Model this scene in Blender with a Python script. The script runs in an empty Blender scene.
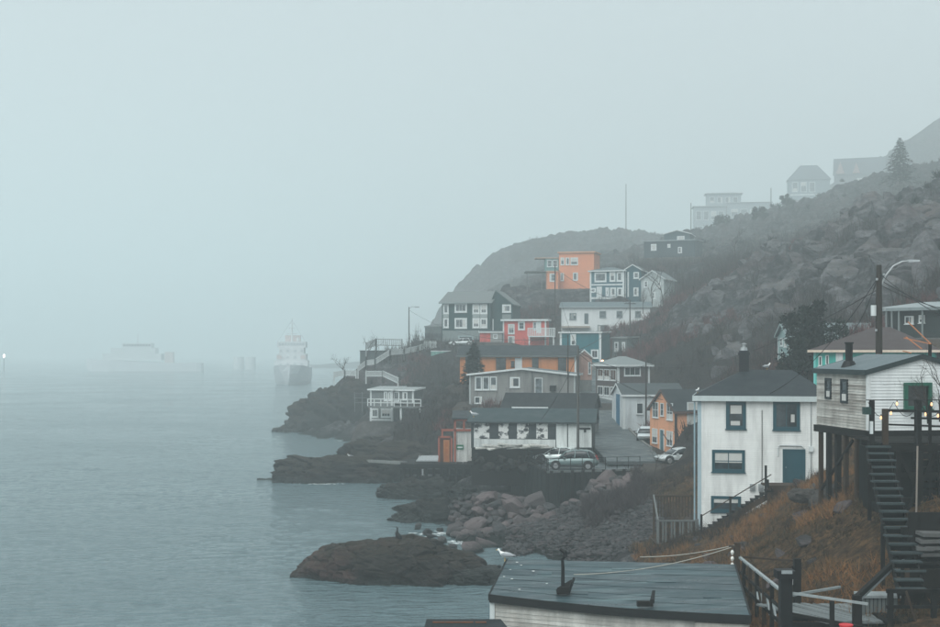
import bpy, math, random
import numpy as np
from mathutils import Vector, Matrix
rng = np.random.default_rng(7)
random.seed(7)
scene = bpy.context.scene
C = scene.collection

# ------------------------------------------------------------------ camera, sky, sun, exposure
F, YH, CZ = 1305.0, 352.0, 14.0          # focal length in photo pixels, horizon row, eye height above the water
cam_d = bpy.data.cameras.new('camera'); cam = bpy.data.objects.new('camera', cam_d); C.objects.link(cam)
cam.location = (0, 0, CZ); cam.rotation_euler = (math.pi/2, 0, 0)
cam_d.sensor_width = 36; cam_d.lens = 36*F/940; cam_d.shift_y = (YH-313.5)/940
cam_d.clip_start = 0.5; cam_d.clip_end = 9000
scene.camera = cam
SUN_EL, SUN_ROT = math.radians(52), math.radians(215)
world = bpy.data.worlds.new('World'); scene.world = world; world.use_nodes = True
wn = world.node_tree; wn.nodes.clear()
sky = wn.nodes.new('ShaderNodeTexSky'); sky.sky_type = 'NISHITA'; sky.sun_disc = False
sky.sun_elevation = SUN_EL; sky.sun_rotation = SUN_ROT; sky.air_density = 1.0; sky.dust_density = 6.0; sky.ozone_density = 1.0
mixw = wn.nodes.new('ShaderNodeMix'); mixw.data_type = 'RGBA'; mixw.inputs[0].default_value = 0.86
mixw.inputs[7].default_value = (6.6, 7.1, 7.25, 1)       # an even overcast veil over the clear sky
bgn = wn.nodes.new('ShaderNodeBackground'); bgn.inputs[1].default_value = 0.05
outw = wn.nodes.new('ShaderNodeOutputWorld')
wn.links.new(sky.outputs[0], mixw.inputs[6]); wn.links.new(mixw.outputs[2], bgn.inputs[0]); wn.links.new(bgn.outputs[0], outw.inputs[0])
sun_d = bpy.data.lights.new('sun', 'SUN'); sun_d.energy = 1.5; sun_d.angle = math.radians(60); sun_d.color = (0.96, 1.0, 0.99)
sun = bpy.data.objects.new('sun', sun_d); C.objects.link(sun)
sdir = Vector((math.cos(SUN_EL)*math.sin(SUN_ROT), math.cos(SUN_EL)*math.cos(SUN_ROT), math.sin(SUN_EL)))
sun.rotation_euler = sdir.to_track_quat('Z', 'Y').to_euler()
scene.view_settings.view_transform = 'Standard'; scene.view_settings.look = 'None'
scene.view_settings.exposure = 1.05; scene.view_settings.gamma = 1.0
HAZE_DENSITY, HAZE_COLOR = 0.0013, (0.89, 0.985, 1.0)
cy = scene.cycles
cy.max_bounces = 10; cy.diffuse_bounces = 2; cy.glossy_bounces = 2; cy.transmission_bounces = 2; cy.volume_bounces = 8; cy.transparent_max_bounces = 4
cy.use_denoising = True

# ------------------------------------------------------------------ helpers
def W(px, py, Y): return Vector(((px-470)*Y/F, Y, CZ-(py-YH)*Y/F))
def S(r, g, b):
    f = lambda c: c/12.92 if c <= .04045 else ((c+.055)/1.055)**2.4
    return (f(r/255), f(g/255), f(b/255), 1)
class MB:
    def __init__(s): s.v = []; s.f = []
    def add(s, vs, fs):
        o = len(s.v); s.v += [tuple(v) for v in vs]; s.f += [tuple(i+o for i in f) for f in fs]; return s
    def hexa(s, p): return s.add(p, [(0,3,2,1),(4,5,6,7),(0,1,5,4),(1,2,6,5),(2,3,7,6),(3,0,4,7)])
    def box(s, x0, y0, z0, x1, y1, z1):
        return s.hexa([(x0,y0,z0),(x1,y0,z0),(x1,y1,z0),(x0,y1,z0),(x0,y0,z1),(x1,y0,z1),(x1,y1,z1),(x0,y1,z1)])
    def bar(s, a, b, w, h=None, up=(0,0,1)):           # squared bar from a to b
        a, b = Vector(a), Vector(b); h = h or w; d = (b-a).normalized(); up = Vector(up)
        if abs(d.dot(up)) > .98: up = Vector((0,1,0))
        r = d.cross(up).normalized(); u = r.cross(d)
        q = lambda p: [p-r*w/2-u*h/2, p+r*w/2-u*h/2, p+r*w/2+u*h/2, p-r*w/2+u*h/2]
        return s.hexa(q(a)+q(b))
    def tube(s, pts, rad, n=6, cap=True):
        pts = [Vector(p) for p in pts]; rad = rad if isinstance(rad, (list, tuple)) else [rad]*len(pts)
        o = len(s.v); k = len(pts)
        for i, p in enumerate(pts):
            d = (pts[min(i+1,k-1)]-pts[max(i-1,0)]).normalized(); a = Vector((0,0,1)) if abs(d.z) < .9 else Vector((1,0,0))
            r = d.cross(a).normalized(); u = r.cross(d)
            for j in range(n):
                t = 2*math.pi*j/n; s.v.append(tuple(p+(r*math.cos(t)+u*math.sin(t))*rad[i]))
        for i in range(k-1):
            for j in range(n):
                s.f.append((o+i*n+j, o+i*n+(j+1)%n, o+(i+1)*n+(j+1)%n, o+(i+1)*n+j))
        if cap: s.f.append(tuple(o+j for j in range(n))[::-1]); s.f.append(tuple(o+(k-1)*n+j for j in range(n)))
        return s
    def loft(s, rings, cap=True):
        o = len(s.v); n = len(rings[0]); k = len(rings)
        for r in rings: s.v += [tuple(p) for p in r]
        for i in range(k-1):
            for j in range(n): s.f.append((o+i*n+j, o+i*n+(j+1)%n, o+(i+1)*n+(j+1)%n, o+(i+1)*n+j))
        if cap: s.f.append(tuple(o+j for j in range(n))[::-1]); s.f.append(tuple(o+(k-1)*n+j for j in range(n)))
        return s
    def build(s, name, mat, parent=None, smooth=False):
        me = bpy.data.meshes.new(name); me.from_pydata(s.v, [], s.f); me.update()
        return link(name, me, mat, parent, smooth)
def link(name, me, mat, parent=None, smooth=False):
    if mat is not None and not me.materials: me.materials.append(mat)
    if smooth: me.polygons.foreach_set('use_smooth', [True]*len(me.polygons))
    o = bpy.data.objects.new(name, me); C.objects.link(o)
    if parent is not None: o.parent = parent
    return o
def np_mesh(name, v, f, mat, parent=None, smooth=False, attrs=None):
    """v (n,3), f (m,k) numpy arrays -> mesh object"""
    me = bpy.data.meshes.new(name); k = f.shape[1]
    me.vertices.add(len(v)); me.vertices.foreach_set('co', np.ascontiguousarray(v, np.float32).ravel())
    me.loops.add(f.size); me.loops.foreach_set('vertex_index', np.ascontiguousarray(f, np.int32).ravel())
    me.polygons.add(len(f)); me.polygons.foreach_set('loop_start', np.arange(0, f.size, k, dtype=np.int32))
    me.update(calc_edges=True)
    for an, av in (attrs or {}).items():
        at = me.attributes.new(an, 'FLOAT', 'POINT'); at.data.foreach_set('value', np.ascontiguousarray(av, np.float32))
    return link(name, me, mat, parent, smooth)
def tag(o, label=None, cat=None, group=None, kind=None):
    if label: o['label'] = label
    if cat: o['category'] = cat
    if group: o['group'] = group
    if kind: o['kind'] = kind
    return o
def thing(name, label, cat, loc=(0,0,0), rz=0, group=None):
    o = bpy.data.objects.new(name, None); C.objects.link(o); o.location = loc; o.rotation_euler = (0,0,rz)
    o.empty_display_size = .2
    return tag(o, label, cat, group)
def copy_tree(o, parent=None):
    c = o.copy(); C.objects.link(c); c.parent = parent
    for ch in o.children: copy_tree(ch, c)
    return c

# numpy gradient-free value noise
def _h(ix, iy, iz, seed):
    n = (ix*374761393 + iy*668265263 + iz*2147483647 + seed*974711).astype(np.int64) & 0xffffffff
    n = ((n ^ (n >> 13))*1274126177) & 0xffffffff
    n = ((n ^ (n >> 16))*2246822519) & 0xffffffff
    return ((n ^ (n >> 15)) & 0xffffff)/float(0xffffff)
def vnoise(x, y, z=None, seed=0):
    z = np.zeros_like(x) if z is None else z
    fx, fy, fz = np.floor(x), np.floor(y), np.floor(z); ix, iy, iz = fx.astype(np.int64), fy.astype(np.int64), fz.astype(np.int64)
    q = lambda t: t*t*t*(t*(t*6-15)+10)
    u, v, w = q(x-fx), q(y-fy), q(z-fz); r = 0
    for dx in (0,1):
        for dy in (0,1):
            for dz in (0,1):
                r = r + _h(ix+dx, iy+dy, iz+dz, seed)*(u if dx else 1-u)*(v if dy else 1-v)*(w if dz else 1-w)
    return r*2-1
def fbm(x, y, z=None, octv=4, seed=0, ridged=False):
    a, s, r = 1., 1., 0.; z = np.zeros_like(x) if z is None else z
    for i in range(octv):
        n = vnoise(x*s+i*17.3, y*s-i*9.1, z*s+i*3.7, seed+i)
        r = r + a*((1-2*np.abs(n)) if ridged else n); a *= .5; s *= 2.03
    return r/1.9

def worley(x, y, z, seed=0):
    """random value of the nearest cell, and the gap between nearest and second nearest"""
    ix, iy, iz = np.floor(x).astype(np.int64), np.floor(y).astype(np.int64), np.floor(z).astype(np.int64)
    d1 = np.full(x.shape, 9.); d2 = d1.copy(); val = np.zeros(x.shape)
    for a in (-1,0,1):
        for b in (-1,0,1):
            for c in (-1,0,1):
                jx, jy, jz = ix+a, iy+b, iz+c; d = np.sqrt((jx+_h(jx,jy,jz,seed)-x)**2+(jy+_h(jx,jy,jz,seed+1)-y)**2+(jz+_h(jx,jy,jz,seed+2)-z)**2)
                m = d < d1; d2 = np.where(m, d1, np.minimum(d2, d)); val = np.where(m, _h(jx,jy,jz,seed+3), val); d1 = np.where(m, d, d1)
    return val*2-1, d2-d1

# ------------------------------------------------------------------ materials
SPEC = {'timber': .12, 'clapboard': .2, 'asphalt_roofing': .22, 'hillside': .04, 'foliage': .04, 'bare_scrub': .03, 'reddish_scrub': .03, 'dead_grass': .05, 'evergreen': .05, 'bramble_twigs': .03, 'ledge_rock': .12, 'dark_tidal_rock': .15, 'islet_rock': .18, 'crag_rock': .08, 'boulder_stone': .12, 'pebble_stone': .12, 'dark_rubble': .08, 'slope_rock': .08, 'dark_iron': .2, 'bark': .05, 'sea_water': .5, 'window_glass': .5, 'car_glass': .5, 'car_paint': .5, 'roofing_felt': .3}
def nodes_of(name):
    m = bpy.data.materials.new(name); m.use_nodes = True; nt = m.node_tree
    b = nt.nodes['Principled BSDF']; b.inputs['Specular IOR Level'].default_value = SPEC.get(name, .3)
    return m, nt, b
def N(nt, t, **kw):
    n = nt.nodes.new(t)
    for k, v in kw.items(): setattr(n, k, v)
    return n
def noise(nt, vec, scale, detail=5, rough=.6):
    n = N(nt, 'ShaderNodeTexNoise'); n.inputs['Scale'].default_value = scale; n.inputs['Detail'].default_value = detail; n.inputs['Roughness'].default_value = rough
    if vec is not None: nt.links.new(vec, n.inputs['Vector'])
    return n.outputs[0]
def ramp(nt, fac, stops):
    r = N(nt, 'ShaderNodeValToRGB'); el = r.color_ramp.elements
    while len(el) < len(stops): el.new(.5)
    for e, (p, c) in zip(el, stops): e.position = p; e.color = c if len(c) == 4 else (*c, 1)
    nt.links.new(fac, r.inputs[0]); return r.outputs[0]
def mixc(nt, fac, a, b, mode='MIX'):
    m = N(nt, 'ShaderNodeMix', data_type='RGBA', blend_type=mode)
    for i, x in ((0, fac), (6, a), (7, b)):
        if hasattr(x, 'is_linked'): nt.links.new(x, m.inputs[i])
        else: m.inputs[i].default_value = x
    return m.outputs[2]
def math_(nt, op, a, b=0., clamp=False):
    m = N(nt, 'ShaderNodeMath', operation=op, use_clamp=clamp)
    for i, x in ((0, a), (1, b)):
        if hasattr(x, 'is_linked'): nt.links.new(x, m.inputs[i])
        else: m.inputs[i].default_value = x
    return m.outputs[0]
def mapping(nt, src, scale=(1,1,1), rot=(0,0,0)):
    m = N(nt, 'ShaderNodeMapping'); m.inputs['Scale'].default_value = scale; m.inputs['Rotation'].default_value = rot
    nt.links.new(src, m.inputs[0]); return m.outputs[0]
def bump(nt, b, h, strength=.3, dist=.1):
    n = N(nt, 'ShaderNodeBump'); n.inputs['Strength'].default_value = strength; n.inputs['Distance'].default_value = dist
    nt.links.new(h, n.inputs['Height']); nt.links.new(n.outputs[0], b.inputs['Normal'])
def coords(nt, which='Object'): return N(nt, 'ShaderNodeTexCoord').outputs[which]
def scalec(c, k): return (c[0]*k, c[1]*k, c[2]*k, 1)
_mc = {}
def paint(c, rough=.6, dirt=.25, scale=1.2, name=None, streak=True):
    """weathered paint: uneven tone, rain streaks and grime"""
    key = ('paint', c, rough, dirt, scale)
    if key in _mc: return _mc[key]
    m, nt, b = nodes_of(name or 'paint'); co = coords(nt)
    n1 = noise(nt, mapping(nt, co, (1,1,.22 if streak else 1)), scale*2.2, 6, .65); n2 = noise(nt, co, scale*.5, 3)
    f = math_(nt, 'MULTIPLY', ramp(nt, n1, [(.42,(0,0,0,1)), (.72,(1,1,1,1))]), dirt*1.6, True)
    c1 = mixc(nt, n2, scalec(c, .86), scalec(c, 1.08)); grime = (c[0]*.42+.012, c[1]*.42+.012, c[2]*.40+.01, 1)
    nt.links.new(mixc(nt, f, c1, grime), b.inputs['Base Color']); b.inputs['Roughness'].default_value = rough
    _mc[key] = m; return m
def clap(c, exposure=.14, dirt=.25, weather=0., bumpy=True):
    """painted or bare lap siding; weather 0..1 lets grey wood show, board by board"""
    key = ('clap', c, exposure, dirt, weather, bumpy)
    if key in _mc: return _mc[key]
    m, nt, b = nodes_of('clapboard'); co = coords(nt)
    sep = N(nt, 'ShaderNodeSeparateXYZ'); nt.links.new(co, sep.inputs[0])
    row = math_(nt, 'FLOOR', math_(nt, 'DIVIDE', sep.outputs[2], exposure))
    cmb = N(nt, 'ShaderNodeCombineXYZ'); nt.links.new(math_(nt,'MULTIPLY',math_(nt,'ADD',sep.outputs[0],sep.outputs[1]),.12), cmb.inputs[0]); nt.links.new(math_(nt,'MULTIPLY',row,3.71), cmb.inputs[1])
    brd = noise(nt, cmb.outputs[0], 1.3, 3, .6)
    grain = noise(nt, mapping(nt, co, (1.2,1.2,14)), 2.5, 6, .7)
    blot = noise(nt, mapping(nt, co, (1,1,.5)), .9, 6, .62)
    wood = ramp(nt, grain, [(.3,(.055,.045,.038,1)), (.5,(.17,.145,.125,1)), (.72,(.36,.32,.285,1))])
    base = mixc(nt, brd, scalec(c,.88), scalec(c,1.06))
    f = math_(nt, 'ADD', math_(nt,'MULTIPLY',brd,.9), math_(nt,'MULTIPLY',math_(nt,'ADD',grain,blot),.5))
    lo = 1.25-.62*weather if weather > 0 else 1.32
    fac = math_(nt, 'MULTIPLY', ramp(nt, math_(nt,'MULTIPLY',f,.5), [(lo*.5-.05,(0,0,0,1)), (lo*.5+.07,(1,1,1,1))]), min(1, weather*1.5+.05), True)
    col = mixc(nt, fac, base, wood)
    g2 = math_(nt, 'MULTIPLY', ramp(nt, noise(nt, mapping(nt, co, (1.6,1.6,.22)), 1.1, 7, .68), [(.44,(0,0,0,1)),(.70,(1,1,1,1))]), min(1., dirt*2.3), True)
    col = mixc(nt, g2, col, scalec(c, .4)); nt.links.new(col, b.inputs['Base Color']); b.inputs['Roughness'].default_value = .7
    if bumpy:
        saw = math_(nt, 'FRACT', math_(nt, 'DIVIDE', sep.outputs[2], exposure))
        bump(nt, b, math_(nt, 'SUBTRACT', 1., saw), .55, .03)
    _mc[key] = m; return m
def roofing(c, strip=.0, wet=.5):
    key = ('roof', c, strip, wet)
    if key in _mc: return _mc[key]
    m, nt, b = nodes_of('asphalt_roofing'); co = coords(nt)
    n1 = noise(nt, co, .8, 6, .65); n2 = noise(nt, mapping(nt, co, (1,1,3)), 9, 4)
    col = mixc(nt, n1, scalec(c,.6), scalec(c,1.35)); col = mixc(nt, math_(nt,'MULTIPLY',n2,.5), col, scalec(c,.6))
    nt.links.new(col, b.inputs['Base Color']); nt.links.new(ramp(nt, n1, [(.35,(.35+.3*(1-wet),)*3),(.65,(.75,.75,.75))]), b.inputs['Roughness'])
    bump(nt, b, n2, .25, .03); _mc[key] = m; return m
def wood(c, name='timber', rough=.75):
    key = ('wood', c)
    if key in _mc: return _mc[key]
    m, nt, b = nodes_of(name); co = coords(nt)
    oi = N(nt, 'ShaderNodeObjectInfo')
    g = noise(nt, mapping(nt, co, (3,3,.6)), 3.5, 6, .7); n2 = noise(nt, co, .9, 4)
    col = mixc(nt, g, scalec(c,.5), scalec(c,1.5)); col = mixc(nt, math_(nt,'MULTIPLY',n2,.6), col, (c[0]*.55,c[1]*.62,c[2]*.6,1))
    col = mixc(nt, math_(nt,'MULTIPLY',oi.outputs['Random'],.5), col, scalec(c,.55))
    nt.links.new(col, b.inputs['Base Color']); b.inputs['Roughness'].default_value = rough; bump(nt, b, g, .3, .02)
    _mc[key] = m; return m
def plain(c, rough=.5, metal=0., emit=0., name='plain'):
    key = ('plain', c, rough, metal, emit)
    if key in _mc: return _mc[key]
    m, nt, b = nodes_of(name); n = noise(nt, coords(nt), 6, 3)
    nt.links.new(mixc(nt, n, scalec(c,.8), scalec(c,1.15)), b.inputs['Base Color']); b.inputs['Roughness'].default_value = rough; b.inputs['Metallic'].default_value = metal
    if emit: b.inputs['Emission Color'].default_value = c; b.inputs['Emission Strength'].default_value = emit
    _mc[key] = m; return m
def glassy(c=(.012,.017,.02,1), name='window_glass', rough=.08):
    key = ('glass', c, rough)
    if key in _mc: return _mc[key]
    m, nt, b = nodes_of(name); n = noise(nt, coords(nt), 1.7, 4)
    nt.links.new(ramp(nt, n, [(.4, c), (.62, scalec(c, 3.2))]), b.inputs['Base Color']); b.inputs['Roughness'].default_value = rough
    _mc[key] = m; return m
def poster(seed):
    m, nt, b = nodes_of('mural_print'); co = mapping(nt, coords(nt), (1,1,1.3))
    v = N(nt, 'ShaderNodeTexVoronoi'); v.inputs['Scale'].default_value = 1.9+seed*.37; nt.links.new(mixc(nt, .35, co, noise(nt, co, 2.+seed, 4)), v.inputs[0])
    n = noise(nt, co, 3.5+seed, 5, .7)
    nt.links.new(ramp(nt, math_(nt,'ADD',math_(nt,'MULTIPLY',v.outputs[0],.5),math_(nt,'MULTIPLY',n,.7)), [(.50,(.03,.035,.04,1)),(.56,(.25,.26,.26,1)),(.62,(.7,.7,.68,1))]), b.inputs['Base Color'])
    b.inputs['Roughness'].default_value = .6; return m
def foliage(c1, c2, name='foliage', rough=.8):
    m, nt, b = nodes_of(name); a = N(nt, 'ShaderNodeAttribute', attribute_name='tint')
    if name == 'dead_grass': nt.links.new(ramp(nt, a.outputs['Fac'], [(.1, c1), (.42, (.070,.056,.036,1)), (.62, (.13,.082,.042,1)), (.9, scalec(c2, 1.15))]), b.inputs['Base Color'])
    else: nt.links.new(mixc(nt, a.outputs['Fac'], c1, c2), b.inputs['Base Color'])
    b.inputs['Roughness'].default_value = rough
    return m
def rock_mat(name, c, tint=(.16,.10,.10,1), wet_z=1.0, moss=.0, objrand=False, local=False, scale=1.):
    m, nt, b = nodes_of(name); co = coords(nt) if local else N(nt, 'ShaderNodeNewGeometry').outputs['Position']
    n1 = noise(nt, mapping(nt, co, (1,1,2.2), (.5,.3,0)), .55*scale, 8, .68); n2 = noise(nt, co, .22*scale, 4); n3 = noise(nt, mapping(nt, co, (1,1,1), (.9,0,.4)), 3.2*scale, 6, .7)
    col = ramp(nt, n1, [(.3, scalec(c,.28)), (.5, c), (.7, scalec(c,1.9))])
    col = mixc(nt, ramp(nt, n2, [(.5,(0,0,0,1)),(.68,(.75,.75,.75,1))]), col, mixc(nt, n1, scalec(tint,.5), scalec(tint,1.6)))
    col = mixc(nt, math_(nt,'MULTIPLY',n3,.55), col, scalec(c,.35))
    if objrand:
        oi = N(nt, 'ShaderNodeObjectInfo'); col = mixc(nt, ramp(nt, oi.outputs['Random'], [(.0,(0,0,0,1)),(.5,(.1,.1,.1,1)),(1,(.85,.85,.85,1))]), col, mixc(nt, n1, scalec(tint,.7), scalec(tint,1.7)))
    geo = N(nt, 'ShaderNodeNewGeometry'); sp = N(nt, 'ShaderNodeSeparateXYZ'); nt.links.new(geo.outputs['Position'], sp.inputs[0])
    if moss:
        sn = N(nt, 'ShaderNodeSeparateXYZ'); nt.links.new(geo.outputs['Normal'], sn.inputs[0])
        mm = math_(nt, 'MULTIPLY', ramp(nt, math_(nt,'MULTIPLY',sn.outputs[2],math_(nt,'ADD',n2,.45)), [(.62,(0,0,0,1)),(.8,(1,1,1,1))]), moss)
        col = mixc(nt, mm, col, mixc(nt, n3, (.022,.022,.012,1), (.075,.048,.022,1)))
    wz = math_(nt, 'ADD', sp.outputs[2], math_(nt,'MULTIPLY',n1,.8))
    wet = ramp(nt, math_(nt,'DIVIDE',wz,max(wet_z,.01)*2.), [(.35,(1,1,1,1)),(.75,(0,0,0,1))])   # the tide's weed and wet band
    col = mixc(nt, wet, col, (.012,.016,.015,1)); nt.links.new(col, b.inputs['Base Color'])
    nt.links.new(mixc(nt, wet, (.8,.8,.8,1), (.35,.35,.35,1)), b.inputs['Roughness'])
    bump(nt, b, math_(nt,'ADD',n1,math_(nt,'MULTIPLY',n3,.4)), .8, .35/scale); return m

WHITE = S(222,224,222); TEALF = S(20,72,84); GLASS = glassy(); TRIM = paint(S(215,220,220), .5, .15)
GLASS2 = glassy((.05,.06,.065,1), rough=.2)
CURTAIN = paint(S(200,200,196), .9, .1)
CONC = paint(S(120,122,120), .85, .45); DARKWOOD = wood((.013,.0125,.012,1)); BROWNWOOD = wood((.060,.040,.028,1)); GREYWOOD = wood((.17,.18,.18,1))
IRON = plain((.008,.009,.010,1), .55, name='dark_iron'); GALV = plain((.38,.40,.41,1), .45, .4, name='galvanised'); POLEW = wood((.05,.042,.036,1))
BULB = plain((1,.55,.28,1), .5, 0, .6, name='warm_bulb')

# ------------------------------------------------------------------ houses
PADS = []      # level ground under buildings and roads, used by the terrain
class House:
    def __init__(s, name, label, xl, Yl, xr, Yr, yb, ye, D, wall, cat='house', group=None, found=3., clapx=0, pad=True, padz=-.12, fall=4., margin=1.2, foundmat=None, gable=None, rise=0, rf=.5):
        A = W(xl, yb, Yl); B = W(xr, yb, Yr); s.w = math.hypot(B.x-A.x, B.y-A.y); s.rz = math.atan2(B.y-A.y, B.x-A.x)
        s.h = W(xl, ye, Yl).z-A.z; s.D = D; s.z0 = A.z
        s.o = thing(name, label, cat, A, s.rz, group); s.M = Matrix.Translation(A) @ Matrix.Rotation(s.rz, 4, 'Z'); s.Mi = s.M.inverted()
        if pad: PADS.append((s.Mi, s.w, D, A.z+padz, margin, fall))
        m = MB(); w, h = s.w, s.h; s.gable, s.rise, s.rf = gable, rise, rf
        ex = clapx if clapx else h
        n = max(1, round(h/ex)); e = h/n; p = .03 if clapx else 0
        cs = [((0,0),(w,0),(0,-1)), ((w,0),(w,D),(1,0)), ((w,D),(0,D),(0,1)), ((0,D),(0,0),(-1,0))]
        for (a, b, nn) in cs:
            for k in range(n):
                z0, z1 = k*e, (k+1)*e; o = (nn[0]*p, nn[1]*p)
                q = [(a[0]+o[0],a[1]+o[1],z0),(b[0]+o[0],b[1]+o[1],z0),(b[0],b[1],z1),(a[0],a[1],z1)]
                m.add(q, [(0,1,2,3)])
                if clapx: m.add([(a[0],a[1],z0),(b[0],b[1],z0),(b[0]+o[0],b[1]+o[1],z0),(a[0]+o[0],a[1]+o[1],z0)], [(0,1,2,3)])
        if gable == 'y':      # gable ends on front and back
            for yy in (0, D):
                m.add([(0,yy,h),(w,yy,h),(w*rf,yy,h+rise)], [(0,1,2) if yy == 0 else (0,2,1)])
        if gable == 'x':
            for xx in (0, w):
                m.add([(xx,0,h),(xx,D,h),(xx,D*rf,h+rise)], [(0,1,2) if xx else (0,2,1)])
        m.add([(0,0,h),(w,0,h),(w,D,h),(0,D,h)], [(0,1,2,3)])
        m.build('wall', wall, s.o)
        if found: MB().box(.04, .04, -found, w-.04, D-.04, -.001).build('foundation', foundmat or CONC, s.o)
    def hit(s, face, px, py):
        o = s.Mi @ Vector((0,0,CZ)); d = s.Mi.to_3x3() @ Vector(((px-470)/F, 1, -(py-YH)/F))
        if face == 'f': t = (0-o.y)/d.y
        elif face == 'l': t = (0-o.x)/d.x
        else: t = (s.w-o.x)/d.x
        p = o+d*t; return (p.x if face == 'f' else p.y), p.z
    def frame(s, face):
        if face == 'f': return lambda u, n, z: (u, -n, z)
        if face == 'l': return lambda u, n, z: (-n, u, z)
        return lambda u, n, z: (s.w+n, u, z)
    def slab(s, face, u0, u1, z0, z1, n0, n1, m=None):
        m = m or MB(); T = s.frame(face)
        P = [T(u0,n0,z0),T(u1,n0,z0),T(u1,n1,z0),T(u0,n1,z0),T(u0,n0,z1),T(u1,n0,z1),T(u1,n1,z1),T(u0,n1,z1)]
        return m.hexa(P)
    def rect(s, face, r):
        u0, z1 = s.hit(face, r[0], r[1]); u1, z0 = s.hit(face, r[2], r[3])
        u1b, z1b = s.hit(face, r[2], r[1]); u0b, z0b = s.hit(face, r[0], r[3])
        z1 = (z1+z1b)/2; z0 = (z0+z0b)/2; return min(u0,u1), max(u0,u1), min(z0,z1), max(z0,z1)
    def window(s, r, face='f', nx=1, ny=2, fm=None, fw=.09, pane=None, proud=.07, curtain=None, name='window', label=None, sill=True, rc=None):
        u0, u1, z0, z1 = rc or s.rect(face, r); m = MB(); fm = fm or TRIM; mw = min(fw*.6, .05)
        s.slab(face, u0, u1, z0, z0+fw, 0, proud, m); s.slab(face, u0, u1, z1-fw, z1, 0, proud, m)
        s.slab(face, u0, u0+fw, z0+fw, z1-fw, 0, proud, m); s.slab(face, u1-fw, u1, z0+fw, z1-fw, 0, proud, m)
        for i in range(1, nx):
            u = u0+fw+(u1-u0-2*fw)*i/nx; s.slab(face, u-mw/2, u+mw/2, z0+fw, z1-fw, 0, proud*.8, m)
        for j in range(1, ny):
            z = z0+fw+(z1-z0-2*fw)*j/ny; s.slab(face, u0+fw, u1-fw, z-mw/2, z+mw/2, 0, proud*.72, m)
        o = m.build(name, fm, s.o)
        s.slab(face, u0+fw, u1-fw, z0+fw, z1-fw, 0, max(proud*.3, .036)).build('pane', pane or GLASS, o)
        if curtain:
            for (a, b, c, d) in curtain:
                U = u1-u0-2*fw; Z = z1-z0-2*fw
                s.slab(face, u0+fw+U*a, u0+fw+U*b, z0+fw+Z*c, z0+fw+Z*d, max(proud*.3, .036), max(proud*.42, .046)).build('curtain', CURTAIN, o)
        if curtain is None and pane in (None, GLASS2) and random.random() < .5 and u1-u0 > .5:
            U = u1-u0-2*fw; Z = z1-z0-2*fw; q = random.choice(((0,1,.62,1),(0,1,.4,1),(0,.28,0,1),(.7,1,0,1),(.05,.95,0,.35)))
            s.slab(face, u0+fw+U*q[0], u0+fw+U*q[1], z0+fw+Z*q[2], z0+fw+Z*q[3], max(proud*.3,.036), max(proud*.42,.046)).build('curtain', CURTAIN, o)
        if sill: s.slab(face, u0-.05, u1+.05, z0-.06, z0, 0, proud+.05).build('sill', fm, o)
        if label: o['label'] = label
        return o
    def door(s, r, face='f', mat=None, fm=None, label=None, rc=None, panels=True):
        u0, u1, z0, z1 = rc or s.rect(face, r); m = MB(); fw = .08
        s.slab(face, u0-fw, u0, z0, z1+fw, 0, .07, m); s.slab(face, u1, u1+fw, z0, z1+fw, 0, .07, m); s.slab(face, u0, u1, z1, z1+fw, 0, .07, m)
        m2 = MB(); s.slab(face, u0, u1, z0, z1, 0, .04, m2)
        if panels:
            for (a, b) in ((.12,.45),(.55,.88)):
                for (c, d) in ((.08,.4),(.48,.92)):
                    s.slab(face, u0+(u1-u0)*a, u0+(u1-u0)*b, z0+(z1-z0)*c, z0+(z1-z0)*d, .04, .052, m2)
        o = m2.build('door', mat or paint(TEALF), s.o); m.build('frame', fm or TRIM, o)
        T = s.frame(face); u = u0+(u1-u0)*.1; z = z0+(z1-z0)*.48
        MB().tube([T(u,.03,z), T(u,.1,z)], .03).build('handle', GALV, o)
        if label: o['label'] = label
        return o
    def panel(s, r, mat, name='panel', face='f', n0=0, n1=.05, label=None):
        u0, u1, z0, z1 = s.rect(face, r); o = s.slab(face, u0, u1, z0, z1, n0, n1).build(name, mat, s.o)
        if label: o['label'] = label
        return o
    def corners(s, mat=None, wd=.11, which='lr'):
        for x in ([0] if 'l' in which else [])+([s.w] if 'r' in which else []):
            sg = 1 if x == 0 else -1; a, b = sorted((x-sg*.03, x+sg*wd))
            m = MB().box(a, -.035, 0, b, wd, s.h-.01); m.build('corner_board', mat or TRIM, s.o)
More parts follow.
